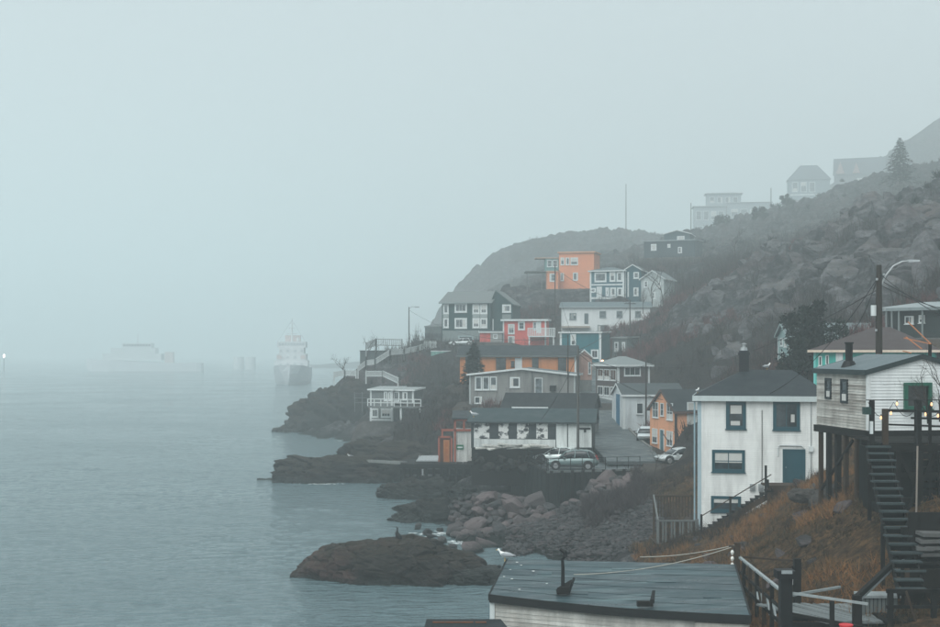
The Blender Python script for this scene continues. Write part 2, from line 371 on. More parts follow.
    def roof(s, mat, kind=None, rise=None, over=.35, t=.14, trim=None, rx0=None, rx1=None, fasc=.2, ovx=None):
        w, D, h = s.w, s.D, s.h; kind = kind or {'x':'gable_x','y':'gable_y'}.get(s.gable, 'flat'); rise = s.rise if rise is None else rise; rf = s.rf
        ov = over; ox = over if ovx is None else ovx; m = MB(); fm = MB()
        if kind == 'gable_x':
            yr = D*rf; k1 = rise/yr; k2 = rise/(D-yr)
            for (ya, yb_, za, zb) in ((-ov, yr, h-k1*ov, h+rise), (yr, D+ov, h+rise, h-k2*ov)):
                m.hexa([(-ox,ya,za),(w+ox,ya,za),(w+ox,yb_,zb),(-ox,yb_,zb),(-ox,ya,za+t),(w+ox,ya,za+t),(w+ox,yb_,zb+t),(-ox,yb_,zb+t)])
            fm.box(-ox-.002, -ov-.03, h-k1*ov-fasc+t, w+ox+.002, -ov+.0, h-k1*ov+t+.015)
            for xx in (-ox-.03, w+ox+.004):
                for (ya, yb_, za, zb) in ((-ov, yr, h-k1*ov, h+rise), (yr, D+ov, h+rise, h-k2*ov)):
                    fm.hexa([(xx,ya,za+t-fasc),(xx+.026,ya,za+t-fasc),(xx+.026,yb_,zb+t-fasc),(xx,yb_,zb+t-fasc),(xx,ya,za+t+.01),(xx+.026,ya,za+t+.01),(xx+.026,yb_,zb+t+.01),(xx,yb_,zb+t+.01)])
        elif kind == 'gable_y':
            xr = w*rf; k1 = rise/xr; k2 = rise/(w-xr)
            for (xa, xb, za, zb) in ((-ox, xr, h-k1*ox, h+rise), (xr, w+ox, h+rise, h-k2*ox)):
                m.hexa([(xa,-ov,za),(xb,-ov,zb),(xb,D+ov,zb),(xa,D+ov,za),(xa,-ov,za+t),(xb,-ov,zb+t),(xb,D+ov,zb+t),(xa,D+ov,za+t)])
                fm.hexa([(xa,-ov-.03,za+t-fasc),(xb,-ov-.03,zb+t-fasc),(xb,-ov-.004,zb+t-fasc),(xa,-ov-.004,za+t-fasc),(xa,-ov-.03,za+t+.01),(xb,-ov-.03,zb+t+.01),(xb,-ov-.004,zb+t+.01),(xa,-ov-.004,za+t+.01)])
            for (xx, z) in ((-ox-.03, h-k1*ox), (w+ox+.004, h-k2*ox)): fm.box(xx, -ov-.03, z+t-fasc, xx+.026, D+ov, z+t+.01)
        elif kind == 'hip':
            a, b = (rx0 if rx0 is not None else min(D/2, w*.4)), (rx1 if rx1 is not None else w-min(D/2, w*.4)); z = h; y2 = D*rf
            vs = [(-ox,-ov,z),(w+ox,-ov,z),(w+ox,D+ov,z),(-ox,D+ov,z),(-ox,-ov,z+t),(w+ox,-ov,z+t),(w+ox,D+ov,z+t),(-ox,D+ov,z+t),(a,y2,z+t+rise),(b,y2,z+t+rise)]
            m.add(vs, [(0,3,2,1),(0,1,5,4),(1,2,6,5),(2,3,7,6),(3,0,4,7),(4,5,9,8),(5,6,9),(6,7,8,9),(7,4,8)])
            fm.box(-ox-.03, -ov-.035, z+t-fasc-.01, w+ox+.03, -ov-.003, z+t+.01); fm.box(-ox-.035, -ov, z+t-fasc-.01, -ox-.003, D+ov, z+t+.01); fm.box(w+ox+.003, -ov, z+t-fasc-.01, w+ox+.035, D+ov, z+t+.01)
        else:   # flat or mono pitch: rise at the back
            m.hexa([(-ox,-ov,h),(w+ox,-ov,h),(w+ox,D+ov,h+rise),(-ox,D+ov,h+rise),(-ox,-ov,h+t),(w+ox,-ov,h+t),(w+ox,D+ov,h+rise+t),(-ox,D+ov,h+rise+t)])
            fm.box(-ox-.03, -ov-.035, h+t-fasc, w+ox+.03, -ov-.003, h+t+.012)
            for xx in (-ox-.035, w+ox+.003):
                fm.hexa([(xx,-ov,h+t-fasc),(xx+.03,-ov,h+t-fasc),(xx+.03,D+ov,h+rise+t-fasc),(xx,D+ov,h+rise+t-fasc),(xx,-ov,h+t+.012),(xx+.03,-ov,h+t+.012),(xx+.03,D+ov,h+rise+t+.012),(xx,D+ov,h+rise+t+.012)])
        o = m.build('roof', mat, s.o)
        if trim: fm.build('fascia', trim, o)
        s.ro = o; return o
    def local(s, px, py, Y): return s.Mi @ W(px, py, Y)

SLATE = roofing(S(40,48,52)); SLATE2 = roofing(S(64,72,74)); DARKROOF = roofing(S(28,34,37)); PALEROOF = roofing(S(128,136,136)); BROWNROOF = roofing(S(70,60,60))

# --- big white house with teal windows
H = House('white_house', 'tall white clapboard house with teal window frames and a teal door', 698, 79.6, 830, 78.0, 532, 398, 7.2, clap(S(236,237,234), .13, .2, bumpy=False), clapx=.13, fall=2.2, margin=.25, padz=.05, foundmat=CONC, found=2.)
TF = paint(TEALF, .5, .12)
H.roof(SLATE, 'hip', rise=1.55, over=.3, rx0=2.75, rx1=5.7, trim=paint(S(196,206,206), .5, .15), fasc=.3)
H.corners(paint(S(176,196,204)), .2, 'l')
H.window((726,401,746,429), nx=1, ny=1, fm=TF, fw=.2, curtain=[(.08,.92,.56,.95),(.1,.8,.02,.22)])
H.window((773,401,800,430), nx=2, ny=1, fm=TF, fw=.2, curtain=[(.72,.9,.2,.55)])
H.window((712,450,745,472), nx=2, ny=2, fm=TF, fw=.18)
H.window((711,496,741,512), nx=1, ny=1, fm=TF, fw=.18)
H.door((784,450.5,804,483), mat=TF, fm=TF)
T = H.frame('f')
u0, z0 = H.hit('f', 778, 456); u1, z1 = H.hit('f', 803.5, 445.5)
MB().tube([T(u0,.06,z0), T(u0,.08,z1-.12), T(u0+.12,.1,z1), T(u1-.12,.1,z1), T(u1,.08,z1-.14)], .045).build('pipe', TRIM, H.o)
for (px, pa, pb, r, mt) in ((762,410,487,.022,IRON), (694.6,402,530,.055,paint(S(150,176,186))), (811,399,486,.03,GALV)):
    u, za = H.hit('f', px, pa); _, zb = H.hit('f', px, pb); MB().tube([T(u,.07,za), T(u,.07,zb)], r).build('pipe', mt, H.o)
for px in (752.5, 761):
    u, z = H.hit('f', px, 487); m = MB(); m.box(u-.16, -.16, z-.2, u+.16, -.001, z+.2); m.tube([(u,-.16,z+.05),(u,-.24,z+.05)], .12, 10); m.build('meter_box', GALV, H.o)
u, z = H.hit('f', 811, 449); H.slab('f', u-.14, u+.14, z-.16, z+.16, 0, .2).build('porch_lamp', TRIM, H.o)
cp = H.local(744, 377, 83); m = MB(); m.box(cp.x-.3, 3.3, H.h+.9, cp.x+.3, 3.9, H.h+2.9); m.box(cp.x-.36, 3.24, H.h+2.6, cp.x+.36, 3.96, H.h+2.78)
ch = m.build('chimney', roofing(S(36,40,44)), H.ro); m = MB(); m.tube([(cp.x,3.6,H.h+2.9),(cp.x,3.6,H.h+3.1)], [.24,.2], 10); m.tube([(cp.x,3.6,H.h+3.1),(cp.x,3.6,H.h+3.3)], .1, 8); m.tube([(cp.x,3.6,H.h+3.3),(cp.x,3.6,H.h+3.38)], [.2,.05], 10); m.build('chimney_pot', GALV, ch)
WH = H

# --- weathered house on stilts
H = House('weathered_house', 'weathered grey clapboard cabin on stilts with a white end wall and green window', 817, 59, 868, 54, 424, 370, 4.7, clap(S(205,203,196), .125, .3, weather=.52, bumpy=False), clapx=.125, found=0, pad=False, gable='x', rise=.62)
H.roof(roofing(S(104,116,120)), over=.16, t=.1, trim=paint(S(38,52,54), .6, .2), fasc=.2, ovx=.12)
m = MB(); n = 19; e = H.h/n      # the white painted end wall, boards of its own
for k in range(n): m.hexa([(H.w+.022,.0,k*e),(H.w+.05,.0,k*e),(H.w+.05,H.D,k*e),(H.w+.022,H.D,k*e),(H.w+.022,.0,(k+1)*e),(H.w+.028,.0,(k+1)*e),(H.w+.028,H.D,(k+1)*e),(H.w+.022,H.D,(k+1)*e)])
for k in range(5):
    a, b = k/5, (k+1)/5; z0, z1 = H.h+.62*a, H.h+.62*b
    ya0, ya1, yb0, yb1 = H.D*.5*a, H.D*(1-.5*a), H.D*.5*b, H.D*(1-.5*b)
    m.hexa([(H.w+.022,ya0,z0),(H.w+.05,ya0,z0),(H.w+.05,ya1,z0),(H.w+.022,ya1,z0),(H.w+.022,yb0,z1),(H.w+.028,yb0,z1),(H.w+.028,yb1,z1),(H.w+.022,yb1,z1)])
m.build('end_wall', clap(S(226,229,228), .125, .12, bumpy=False), H.o)
MB().box(H.w-.08, -.05, 0, H.w+.062, .1, H.h).build('corner_board', paint(S(226,229,228)), H.o)
dkf = paint(S(34,44,48))
H.window((826,378,832,399), nx=1, ny=2, fm=dkf, fw=.1, sill=False); H.window((841.5,379,848.5,403), nx=1, ny=2, fm=dkf, fw=.1, sill=False)
u0, u1, z0, z1 = H.rect('r', (903,382.5,930,409))
H.window(None, 'r', nx=1, ny=1, fm=paint(S(20,92,74)), fw=.13, proud=.2, rc=(u0,u1,z0,z1), pane=glassy((.008,.008,.008,1)))
c = H.local(849, 367, 56.8); zr = H.h+.62*(c.y/(H.D*.5))
m = MB(); m.tube([(c.x,c.y,zr+.02),(c.x,c.y,zr+.3)], [.36,.22], 10); m.tube([(c.x,c.y,zr+.28),(c.x,c.y,zr+1.05)], .16, 10); m.tube([(c.x,c.y,zr+1.05),(c.x,c.y,zr+1.12)], .2, 10); m.build('flue', IRON, H.o)
# stilts under the cabin
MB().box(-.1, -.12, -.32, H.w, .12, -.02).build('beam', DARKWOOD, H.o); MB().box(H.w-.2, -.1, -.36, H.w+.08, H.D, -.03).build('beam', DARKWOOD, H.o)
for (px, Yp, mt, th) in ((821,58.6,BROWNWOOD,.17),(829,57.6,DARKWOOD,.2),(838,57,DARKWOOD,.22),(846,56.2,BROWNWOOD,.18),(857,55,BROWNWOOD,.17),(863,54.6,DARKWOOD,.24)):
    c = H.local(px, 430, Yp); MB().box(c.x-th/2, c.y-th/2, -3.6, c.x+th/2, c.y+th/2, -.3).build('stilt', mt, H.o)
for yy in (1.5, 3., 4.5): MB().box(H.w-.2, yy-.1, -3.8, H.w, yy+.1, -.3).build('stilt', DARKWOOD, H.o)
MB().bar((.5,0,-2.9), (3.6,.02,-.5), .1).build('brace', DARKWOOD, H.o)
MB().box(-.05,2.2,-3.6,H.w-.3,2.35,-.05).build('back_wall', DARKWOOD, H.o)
WEATH = H

# --- turquoise house with brown hip roof behind the cabin
H = House('turquoise_house', 'turquoise house with a wide brown hip roof above the weathered cabin', 814, 97, 935, 94, 395, 352, 8.5, clap(S(72,184,172), .14, .2), found=3.5)
H.roof(BROWNROOF, 'hip', rise=1.75, over=.4, rx0=4.0, rx1=5.2, trim=paint(S(222,204,186)), fasc=.16)
for r in ((818.5,356,822,366),(825.5,355,829,365)): H.window(r, nx=1, ny=1, fw=.07)
H.panel((836,353,843,363), TRIM, 'wall_ornament', n1=.12)
H.corners(paint(S(120,205,200)), .12, 'l')
# --- dark house upper right with porch posts
H = House('dark_bungalow', 'dark bungalow with a pale flat roof and porch posts beside the street lamp', 886, 106, 985, 100, 338, 311, 7, clap(S(42,52,52), .16, .25), found=5)
H.roof(roofing(S(150,158,160)), 'flat', rise=.75, over=.7, t=.2, trim=paint(S(130,140,142)), fasc=.24)
for px in (884.5,890,895.5,902.5,926): 
    u, z = H.hit('f', px, 330); MB().box(u-.07, -.62, 0, u+.07, -.5, H.h).build('porch_post', paint(S(120,128,128)), H.o)
H.window((905,316,914,324), nx=2, ny=1); H.window((919,315,925,323), nx=1, ny=2)
# --- grey green house half behind the dark tree
H = House('grey_green_house', 'small grey green gabled house half hidden behind the dark round tree', 778, 128, 789, 122, 362, 336, 9, clap(S(138,164,164), .16, .2), gable='y', rise=1.1, found=5)
H.roof(roofing(S(104,116,118)), over=.3, t=.12, trim=paint(S(150,168,168)))
H.window((780.5,338,783,346)); H.window((784.5,338,787,347)); H.window((781,352,785,358)); H.corners()
# --- orange gabled house
OR = S(218,156,120)
H = House('orange_gabled_house', 'small orange gabled house with white sash windows beside the lane', 650, 130, 675.5, 124, 449.5, 408.5, 6.5, clap(OR, .15, .15), gable='y', rise=1.9, found=1.5, margin=2.6, fall=2.5)
H.roof(SLATE, over=.25, t=.12, trim=paint(S(92,66,58)))
for r in ((653,402,658.6,417.5),(660.8,403,664,416),(667,403,673,420),(652.6,428.5,657.6,443),(667,431,673,446)): H.window(r, ny=2, nx=2 if r[2]-r[0] > 5 else 1, fw=.07, pane=GLASS2)
H.door((660.6,430,664,451), mat=paint(S(70,112,122)))
H.corners(paint(S(60,52,52)), .16, 'r')
H.window((687,402,697,440), 'r', fm=TRIM, fw=.12, ny=1); MB().box(H.w+.03, 2.2, .1, H.w+1.2, 5, 1.2).build('porch', BROWNWOOD, H.o)
# --- white and blue shed on the lane
H = House('blue_door_shed', 'low white shed with a tall blue door on the bend of the lane', 612.5, 147, 623, 140, 427, 393, 6.6, clap(S(196,202,204), .16, .25), cat='shed', gable='y', rise=1.1, found=1.5, margin=.6)
H.roof(SLATE2, over=.2, t=.1, trim=TRIM)
H.door((616.4,394,620.6,427), mat=paint(S(52,108,138)), panels=False); H.corners(TRIM, .25)
u0, u1, z0, z1 = H.rect('r', (636.5,403,643,414)); H.window(None, 'r', rc=(u0,u1,z0,z1), ny=1, fw=.06)
# --- brown house with pale hip roof
H = House('pale_roof_house', 'dark brown house with a pale hip roof and white bay windows up the lane', 618, 160, 649.5, 161.2, 400, 366, 7.2, clap(S(84,74,74), .16, .2), found=2)
H.roof(PALEROOF, 'hip', rise=1.05, over=.4, trim=TRIM)
H.window((624,366.6,640.5,376), nx=3, ny=1, fw=.14); H.corners(TRIM, .2)
H.panel((618.5,387,648,389), TRIM, 'band')
for k in range(3): H.window(None, 'l', rc=(.5+k*2.1, 2.3+k*2.1, 2.35, 3.75), nx=2, ny=1, fw=.12); H.window(None, 'l', rc=(.5+k*2.1, 2.3+k*2.1, .4, 1.6), nx=2, ny=1, fw=.12)
H.slab('l', 0.2, 6.9, -.1, .3, 0, .05).build('band', TRIM, H.o)
# --- grey low house with triple window
H = House('grey_low_house', 'low grey house with a wide white gable edge and a triple window', 469.5, 152, 575, 150, 404, 374.5, 7.5, clap(S(132,132,130), .18, .3), gable='y', rise=.68, found=2.5)
H.roof(roofing(S(96,104,106)), over=.3, t=.1, trim=TRIM, fasc=.2)
for r in ((475,376.5,482,390),(482.5,376.5,489.5,390),(490,376.5,497,390)): H.window(r, ny=1, fw=.13, pane=GLASS2)
H.window((510,377,520,387.5), ny=1, fw=.16); H.door((535.5,378.5,542,394), mat=GLASS2, fm=TRIM); H.corners(paint(S(176,182,182)), .14)
H.panel((531.6,371.5,532.6,402), paint(S(96,98,98)), 'corner_board', n1=.08); H.panel((521,399.2,575,401.2), TRIM, 'band'); H.window((474.5,396.5,482,403.5), ny=1, fw=.1)
u, z = H.hit('f', 553, 388); H.slab('f', u-.35, u+.35, z-.35, z+.3, 0, .3).build('meter_box', IRON, H.o)
# --- long orange building
H = House('long_orange_house', 'long low orange house with dark window openings behind the grey house', 460, 173, 576, 172, 384, 355.5, 7, clap(S(200,130,84), .18, .2), gable='x', rise=1.25, found=2)
H.roof(SLATE, over=.4, t=.12, trim=paint(S(96,100,98)), fasc=.18)
dk = glassy((.02,.024,.026,1), rough=.15)
for r in ((465.5,357,477,372),(496,357.5,506,370),(532,357.5,538.5,370),(558,357.5,566.5,372)): H.window(r, ny=1, fw=.08, fm=paint(S(70,62,56)), pane=dk, sill=False)
H.window((511,361,514.5,367), ny=1, fw=.05, fm=DARKWOOD, pane=dk); H.door((515.5,358.5,520.5,371), mat=TRIM); H.panel((520.8,355.6,522,372), TRIM, 'corner_board', n1=.08); H.panel((478,357,479.6,384), TRIM, 'corner_board', n1=.06); H.corners(TRIM, .2, 'r')
H2 = House('pink_sided_house', 'faded pinkish end house joined to the right of the long orange house', 576.4, 174, 592, 174, 380, 357, 6, clap(S(176,140,128), .18, .25), gable='y', rise=.9, found=2)
H2.roof(SLATE, over=.2, trim=TRIM); H2.window((588.2,362,591,374), ny=2, fw=.08, pane=GLASS2)
# --- dark teal flat house
H = House('dark_teal_house', 'dark teal flat roofed house with white corner boards above the lane', 560, 206, 601, 204, 362, 333, 7, clap(S(24,100,110), .18, .15), found=2)
H.roof(SLATE, 'flat', rise=.2, over=.2, t=.16, trim=TRIM); H.corners(TRIM, .3)
H.window((570.5,334,576,346), fw=.22); H.window((591,349.5,598.6,358.5), nx=2, ny=1, fw=.22)
H = House('narrow_grey_house', 'narrow grey house with two white windows right of the dark teal house', 612.5, 210, 627, 209, 356, 338, 6, clap(S(104,112,112), .18, .2), found=3)
H.roof(SLATE, 'flat', rise=.2, over=.2, trim=paint(S(140,146,146))); H.window((614.3,342,618.5,351.5), fw=.2); H.window((622,342,625.2,351.5), fw=.2)
# --- red house
RED = S(206,92,84)
H = House('red_house', 'bright red flat roofed house with a white balcony on the slope', 503, 226, 546, 225, 346.5, 320.5, 7, clap(RED, .18, .15), found=4)
H.roof(SLATE2, 'flat', rise=.15, over=.35, t=.2, trim=TRIM, fasc=.3)
H.window((518,321.5,525,330), nx=1, ny=2, fw=.25); H.door((537,322,540.6,333), mat=TRIM); H.window((533,322,536.6,330), fw=.12, pane=GLASS2); H.corners(TRIM, .22)
H.window((508,324,514.6,334), nx=2, ny=2, fw=.2, pane=GLASS2); H.window((508,336,514.6,345), nx=2, ny=2, fw=.2, pane=GLASS2)
m = MB(); u0, z0 = H.hit('f', 529, 336); u1, z1 = H.hit('f', 555.5, 328); m.box(u0, -2.0, z0-.2, u1, -.02, z0)
H.o['label'] = 'bright red flat roofed house with a white balcony on the slope'
b = m.build('balcony', TRIM, H.o); m = MB()
for k in range(17): x = u0+(u1-u0)*k/16; m.box(x-.08, -2.0, z0, x+.08, -1.93, z1)
m.box(u0, -2.03, z1-.12, u1, -1.94, z1); m.build('railing', TRIM, b)
for x in (u0+.2, u1-.2): MB().box(x-.1, -1.95, z0-4, x+.1, -1.75, z0-.2).build('post', TRIM, H.o)
H = House('red_shed', 'little red shed with a grey door left of the red house', 480, 224, 502, 224, 342, 332.5, 4, clap(RED, .18, .2), cat='shed', found=2)
H.roof(SLATE2, 'flat', rise=.3, over=.2, trim=TRIM); H.panel((490.5,333,502,342), clap(S(150,150,148), .18, .2), 'grey_section'); H.window((493,334,497.5,338.5), fw=.12, ny=1)
# --- long white house
H = House('long_white_house', 'long white two storey house with a dark grey roof', 561.5, 238, 650, 236, 345, 307.5, 8, clap(S(222,226,226), .18, .1), gable='x', rise=.95, found=2)
H.roof(roofing(S(96,110,114)), over=.35, t=.2, trim=paint(S(150,160,162)))
fd = paint(S(120,132,134))
for r in ((569.5,313,572.6,319.5),(573,313,576.2,319.5),(599.5,311,606,317.5),(616.5,311,622.5,317.5),(635,311,641,317.5),(597.5,325,607.5,332),(623,325.5,632,334.5)): H.window(r, fw=.14, ny=2, nx=2 if r[2]-r[0] > 8 else 1, fm=fd, pane=GLASS2)
H.door((584.4,313.5,588.4,324), mat=paint(S(90,104,108))); H.panel((561.6,326,590,328), paint(S(170,160,150)), 'deck_edge', n1=.9); H.corners(TRIM, .2)
H = House('white_gable_porch', 'small white gabled porch on the right end of the long white house', 633.5, 234, 647, 233.6, 342, 326, 1.6, clap(S(224,228,228), .18, .1), cat='porch', gable='y', rise=.9, found=2, pad=False)
H.roof(roofing(S(70,80,84)), over=.25, t=.22, trim=paint(S(80,90,92))); H.corners(TRIM, .15)
# --- blue and white house
H = House('blue_white_house', 'blue grey two storey house with rows of large white windows', 590, 266, 624, 264, 305, 271.5, 8, clap(S(66,104,116), .2, .1), found=4)
H.roof(roofing(S(92,104,108)), 'hip', rise=.9, over=.35, trim=TRIM); H.corners(TRIM, .3)
for r in ((594.5,272.5,606.5,282),(609.5,272,615.5,281.5),(616.6,272,622.6,281.5),(605.5,287.5,609,296),(610,287.5,616,296),(617,287.5,622.6,296)): H.window(r, fw=.3, nx=1, ny=1, pane=GLASS2)
H.door((597,287,601.5,298), mat=TRIM); H.panel((590,297,624,299), TRIM, 'band'); H.panel((590,284,624,285.4), TRIM, 'band'); H.window((590.5,288,596,292.5), fw=.3, ny=1, pane=GLASS2)
H = House('dark_blue_wing', 'dark blue narrow wing between the blue white house and the pale gabled house', 624.6, 265, 641, 264, 304, 270, 8, clap(S(40,84,96), .2, .1), found=4, gable='y', rise=1.0)
H.roof(roofing(S(84,96,100)), over=.3, trim=TRIM)
H.window((633.5,272,639,278.5), fw=.25, ny=2, pane=GLASS2); H.window((633.5,287.5,638.5,296), fw=.25, ny=2, pane=GLASS2); H.corners(TRIM, .3, 'l'); H.panel((627.5,272,629,297), TRIM, 'downpipe', n1=.1)
H = House('pale_gabled_house', 'pale grey gabled house behind bare trees right of the blue house', 641, 252, 664, 250, 308, 279, 7, clap(S(176,184,184), .2, .15), found=4, gable='y', rise=1.5)
H.roof(roofing(S(110,118,120)), over=.3, trim=TRIM); H.window((644,281,648,287.5), fw=.2, pane=GLASS2); H.window((651.5,292,655.5,299), fw=.2, pane=GLASS2); H.window((657,282,661,288), fw=.2, pane=GLASS2)
# --- orange house on the hill
H = House('orange_hill_house', 'orange flat roofed house alone high on the misty hill', 559, 287, 594, 285, 289, 253.5, 8, clap(S(224,146,108), .2, .08), found=5)
H.roof(roofing(S(180,140,120)), 'flat', rise=.1, over=.25, t=.3, trim=paint(S(226,160,120)))
for r in ((560.5,257.5,564.5,265),(565.5,257.5,569.5,265),(570.5,257.5,578,265),(573,272.5,578,280.5),(560.5,273,564,281)): H.window(r, fw=.2, ny=1, pane=GLASS2)
H = House('orange_side_wing', 'low orange wing with a window left of the orange hill house', 547.5, 284, 558.6, 284, 289, 271.5, 6, clap(S(224,146,108), .2, .08), found=5)
H.roof(roofing(S(150,130,118)), 'flat', rise=.1, over=.15, trim=paint(S(210,160,130))); H.window((549.5,273.5,555.5,281.5), fw=.22, nx=2, pane=GLASS2)
H = House('glass_sunroom', 'teal glazed sunroom with a long deck roof left of the orange house', 545.5, 288, 558.6, 288, 271, 258.5, 5, clap(S(110,150,148), .2, .1), cat='sunroom', found=0, pad=False)
H.roof(roofing(S(150,140,132)), 'flat', rise=.1, over=.2, t=.2, ovx=2.2, trim=paint(S(190,160,140))); H.window((547,260,552,267), fw=.15, pane=GLASS2); H.window((552.6,260,557.6,267), fw=.15, pane=GLASS2)
MB().box(-4.5, -1.2, -.25, H.w, H.D, -.01).build('deck', GREYWOOD, H.o)
for x in (-4.2, -1, 2.5): MB().box(x, -1, -4.5, x+.2, -.8, -.25).build('post', GREYWOOD, H.o)
# --- dark green house at the left of the hill
DG = S(20,60,62)
H = House('dark_green_house', 'large dark green house with white window columns at the headland', 442, 249, 490, 246, 345, 302.5, 10, clap(DG, .2, .1), found=5, gable='x', rise=2.1)
H.roof(roofing(S(112,118,118)), over=.5, t=.15, trim=paint(S(130,140,142)))
for r in ((454.7,303.5,467,312.5),(454.7,318,467,328.5)): H.window(r, nx=3, ny=1, fw=.3, pane=GLASS2)
for x in (443.2, 472.5, 480.2):
    for y in (304, 318): H.window((x,y,x+(5.6 if x < 450 else 7.2),y+10), nx=1 if x < 450 else 2, ny=1, fw=.3, pane=GLASS2)
    H.panel((x,314.4,x+(5.6 if x < 450 else 7.2),317.6), paint(S(150,160,160)), 'spandrel', n1=.04)
H.panel((442.5,330.5,489.5,344.5), clap(S(122,132,132), .2, .15), 'lower_wall', n1=.06)
H = House('green_gable_wing', 'dark green gabled wing with one pale window on the big green house', 490.2, 247, 512.5, 246.2, 345, 304, 9.6, clap(DG, .2, .1), found=5, gable='y', rise=2.5, rf=.25)
H.roof(roofing(S(106,114,114)), over=.3, t=.15, trim=paint(S(96,110,112))); H.window((502.2,304.5,511,312.5), nx=2, ny=1, fw=.3, pane=GLASS2); H.panel((502.2,314.4,511,320), paint(S(130,140,140)), 'spandrel', n1=.04)
H.panel((492.6,319,493.6,333), TRIM, 'downpipe', n1=.1)
H = House('grey_annex', 'low grey annex wedge at the left foot of the dark green house', 425, 252, 441.6, 251, 340, 327, 7, clap(S(96,104,106), .2, .15), cat='annex', found=4); H.roof(roofing(S(92,98,100)), 'flat', rise=.6, over=.1, trim=paint(S(110,118,118))); H.panel((425,333.5,441,337.5), clap(S(70,78,80), .2, .2), 'dark_band')
# --- houses high in the fog
H = House('ridge_house', 'dark low house with two small lit windows on the misty ridge', 644, 325, 695, 320, 258, 242, 8, clap(S(58,70,76), .2, .1), found=5); H.roof(roofing(S(84,92,96)), 'flat', rise=.3, over=.2, t=.25, trim=paint(S(150,160,164)))
H.window((651,244,656.5,250.5), nx=2, fw=.28, pane=CURTAIN); H.window((667.5,244,670.5,247.5), fw=.2, pane=CURTAIN); H.window((678,247,682,253), fw=.2, pane=GLASS2)
H = House('ridge_gable_house', 'small dark gabled house behind the low ridge house in the mist', 664, 338, 690, 336, 246, 234.5, 8, clap(S(70,88,94), .2, .1), found=5, gable='y', rise=.9, pad=False); H.roof(roofing(S(96,106,110)), over=.3, t=.2, trim=TRIM); H.window((677,236,684.5,242.5), nx=2, fw=.3, pane=CURTAIN)
fogw = clap(S(150,160,164), .25, .1)  # far house walls paled to carry part of the fog fade
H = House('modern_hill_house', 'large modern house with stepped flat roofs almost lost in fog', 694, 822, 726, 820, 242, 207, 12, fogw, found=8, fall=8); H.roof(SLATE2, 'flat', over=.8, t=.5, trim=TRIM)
for k in range(4): H.window((696+k*7.4, 211, 701.5+k*7.4, 220), fw=.3, pane=GLASS2)
for k in range(3): H.window((697+k*9.5, 226, 703+k*9.5, 236), fw=.3, pane=GLASS2)
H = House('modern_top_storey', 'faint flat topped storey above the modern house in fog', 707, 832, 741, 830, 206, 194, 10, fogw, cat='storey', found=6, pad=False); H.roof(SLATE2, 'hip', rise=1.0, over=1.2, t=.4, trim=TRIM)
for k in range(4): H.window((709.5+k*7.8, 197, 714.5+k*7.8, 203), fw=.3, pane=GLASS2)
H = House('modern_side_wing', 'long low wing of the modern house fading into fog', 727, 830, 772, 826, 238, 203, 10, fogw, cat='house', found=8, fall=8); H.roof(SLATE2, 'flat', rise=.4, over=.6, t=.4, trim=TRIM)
for k in range(4): H.window((731+k*9.5, 209, 738+k*9.5, 217), fw=.3, pane=GLASS2)
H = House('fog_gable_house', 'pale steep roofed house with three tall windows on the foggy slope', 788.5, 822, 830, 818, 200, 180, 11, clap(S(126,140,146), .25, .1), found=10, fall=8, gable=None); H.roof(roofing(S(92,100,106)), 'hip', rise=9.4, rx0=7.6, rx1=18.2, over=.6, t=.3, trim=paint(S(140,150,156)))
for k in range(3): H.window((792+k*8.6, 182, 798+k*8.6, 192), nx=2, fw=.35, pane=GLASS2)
H.panel((790,194,820,195.4), TRIM, 'band')
H = House('pink_gable_house', 'dark house with pinkish gables high on the foggy slope', 834, 802, 884, 792, 196, 174, 10, clap(S(112,112,116), .25, .1), found=12, fall=8, gable='x', rise=9.6); H.roof(roofing(S(84,90,96)), over=.6, t=.3, trim=paint(S(120,126,130)))
H.slab('l', 0, 0.01, 0, 0.01, 0, .01).build('corner_board', TRIM, H.o)
m = MB(); m.add([(1.2,-1.6,H.h-.2),(6.4,-1.6,H.h-.2),(3.8,-1.6,H.h+7.2),(1.2,6,H.h-.2),(6.4,6,H.h-.2),(3.8,6,H.h+7.2)], [(0,1,2),(5,4,3),(0,3,4,1),(1,4,5,2),(2,5,3,0)]); m.build('dormer', clap(S(158,134,130), .25, .1), H.o)
m = MB(); m.add([(11,-1.6,H.h-.2),(15.6,-1.6,H.h-.2),(13.3,-1.6,H.h+6.2),(11,6,H.h-.2),(15.6,6,H.h-.2),(13.3,6,H.h+6.2)], [(0,1,2),(5,4,3),(0,3,4,1),(1,4,5,2),(2,5,3,0)]); m.build('dormer', clap(S(158,134,130), .25, .1), H.o)
for (a, b) in ((857,862),(864,869)): H.window((a,178,b,186), fw=.3, pane=CURTAIN)
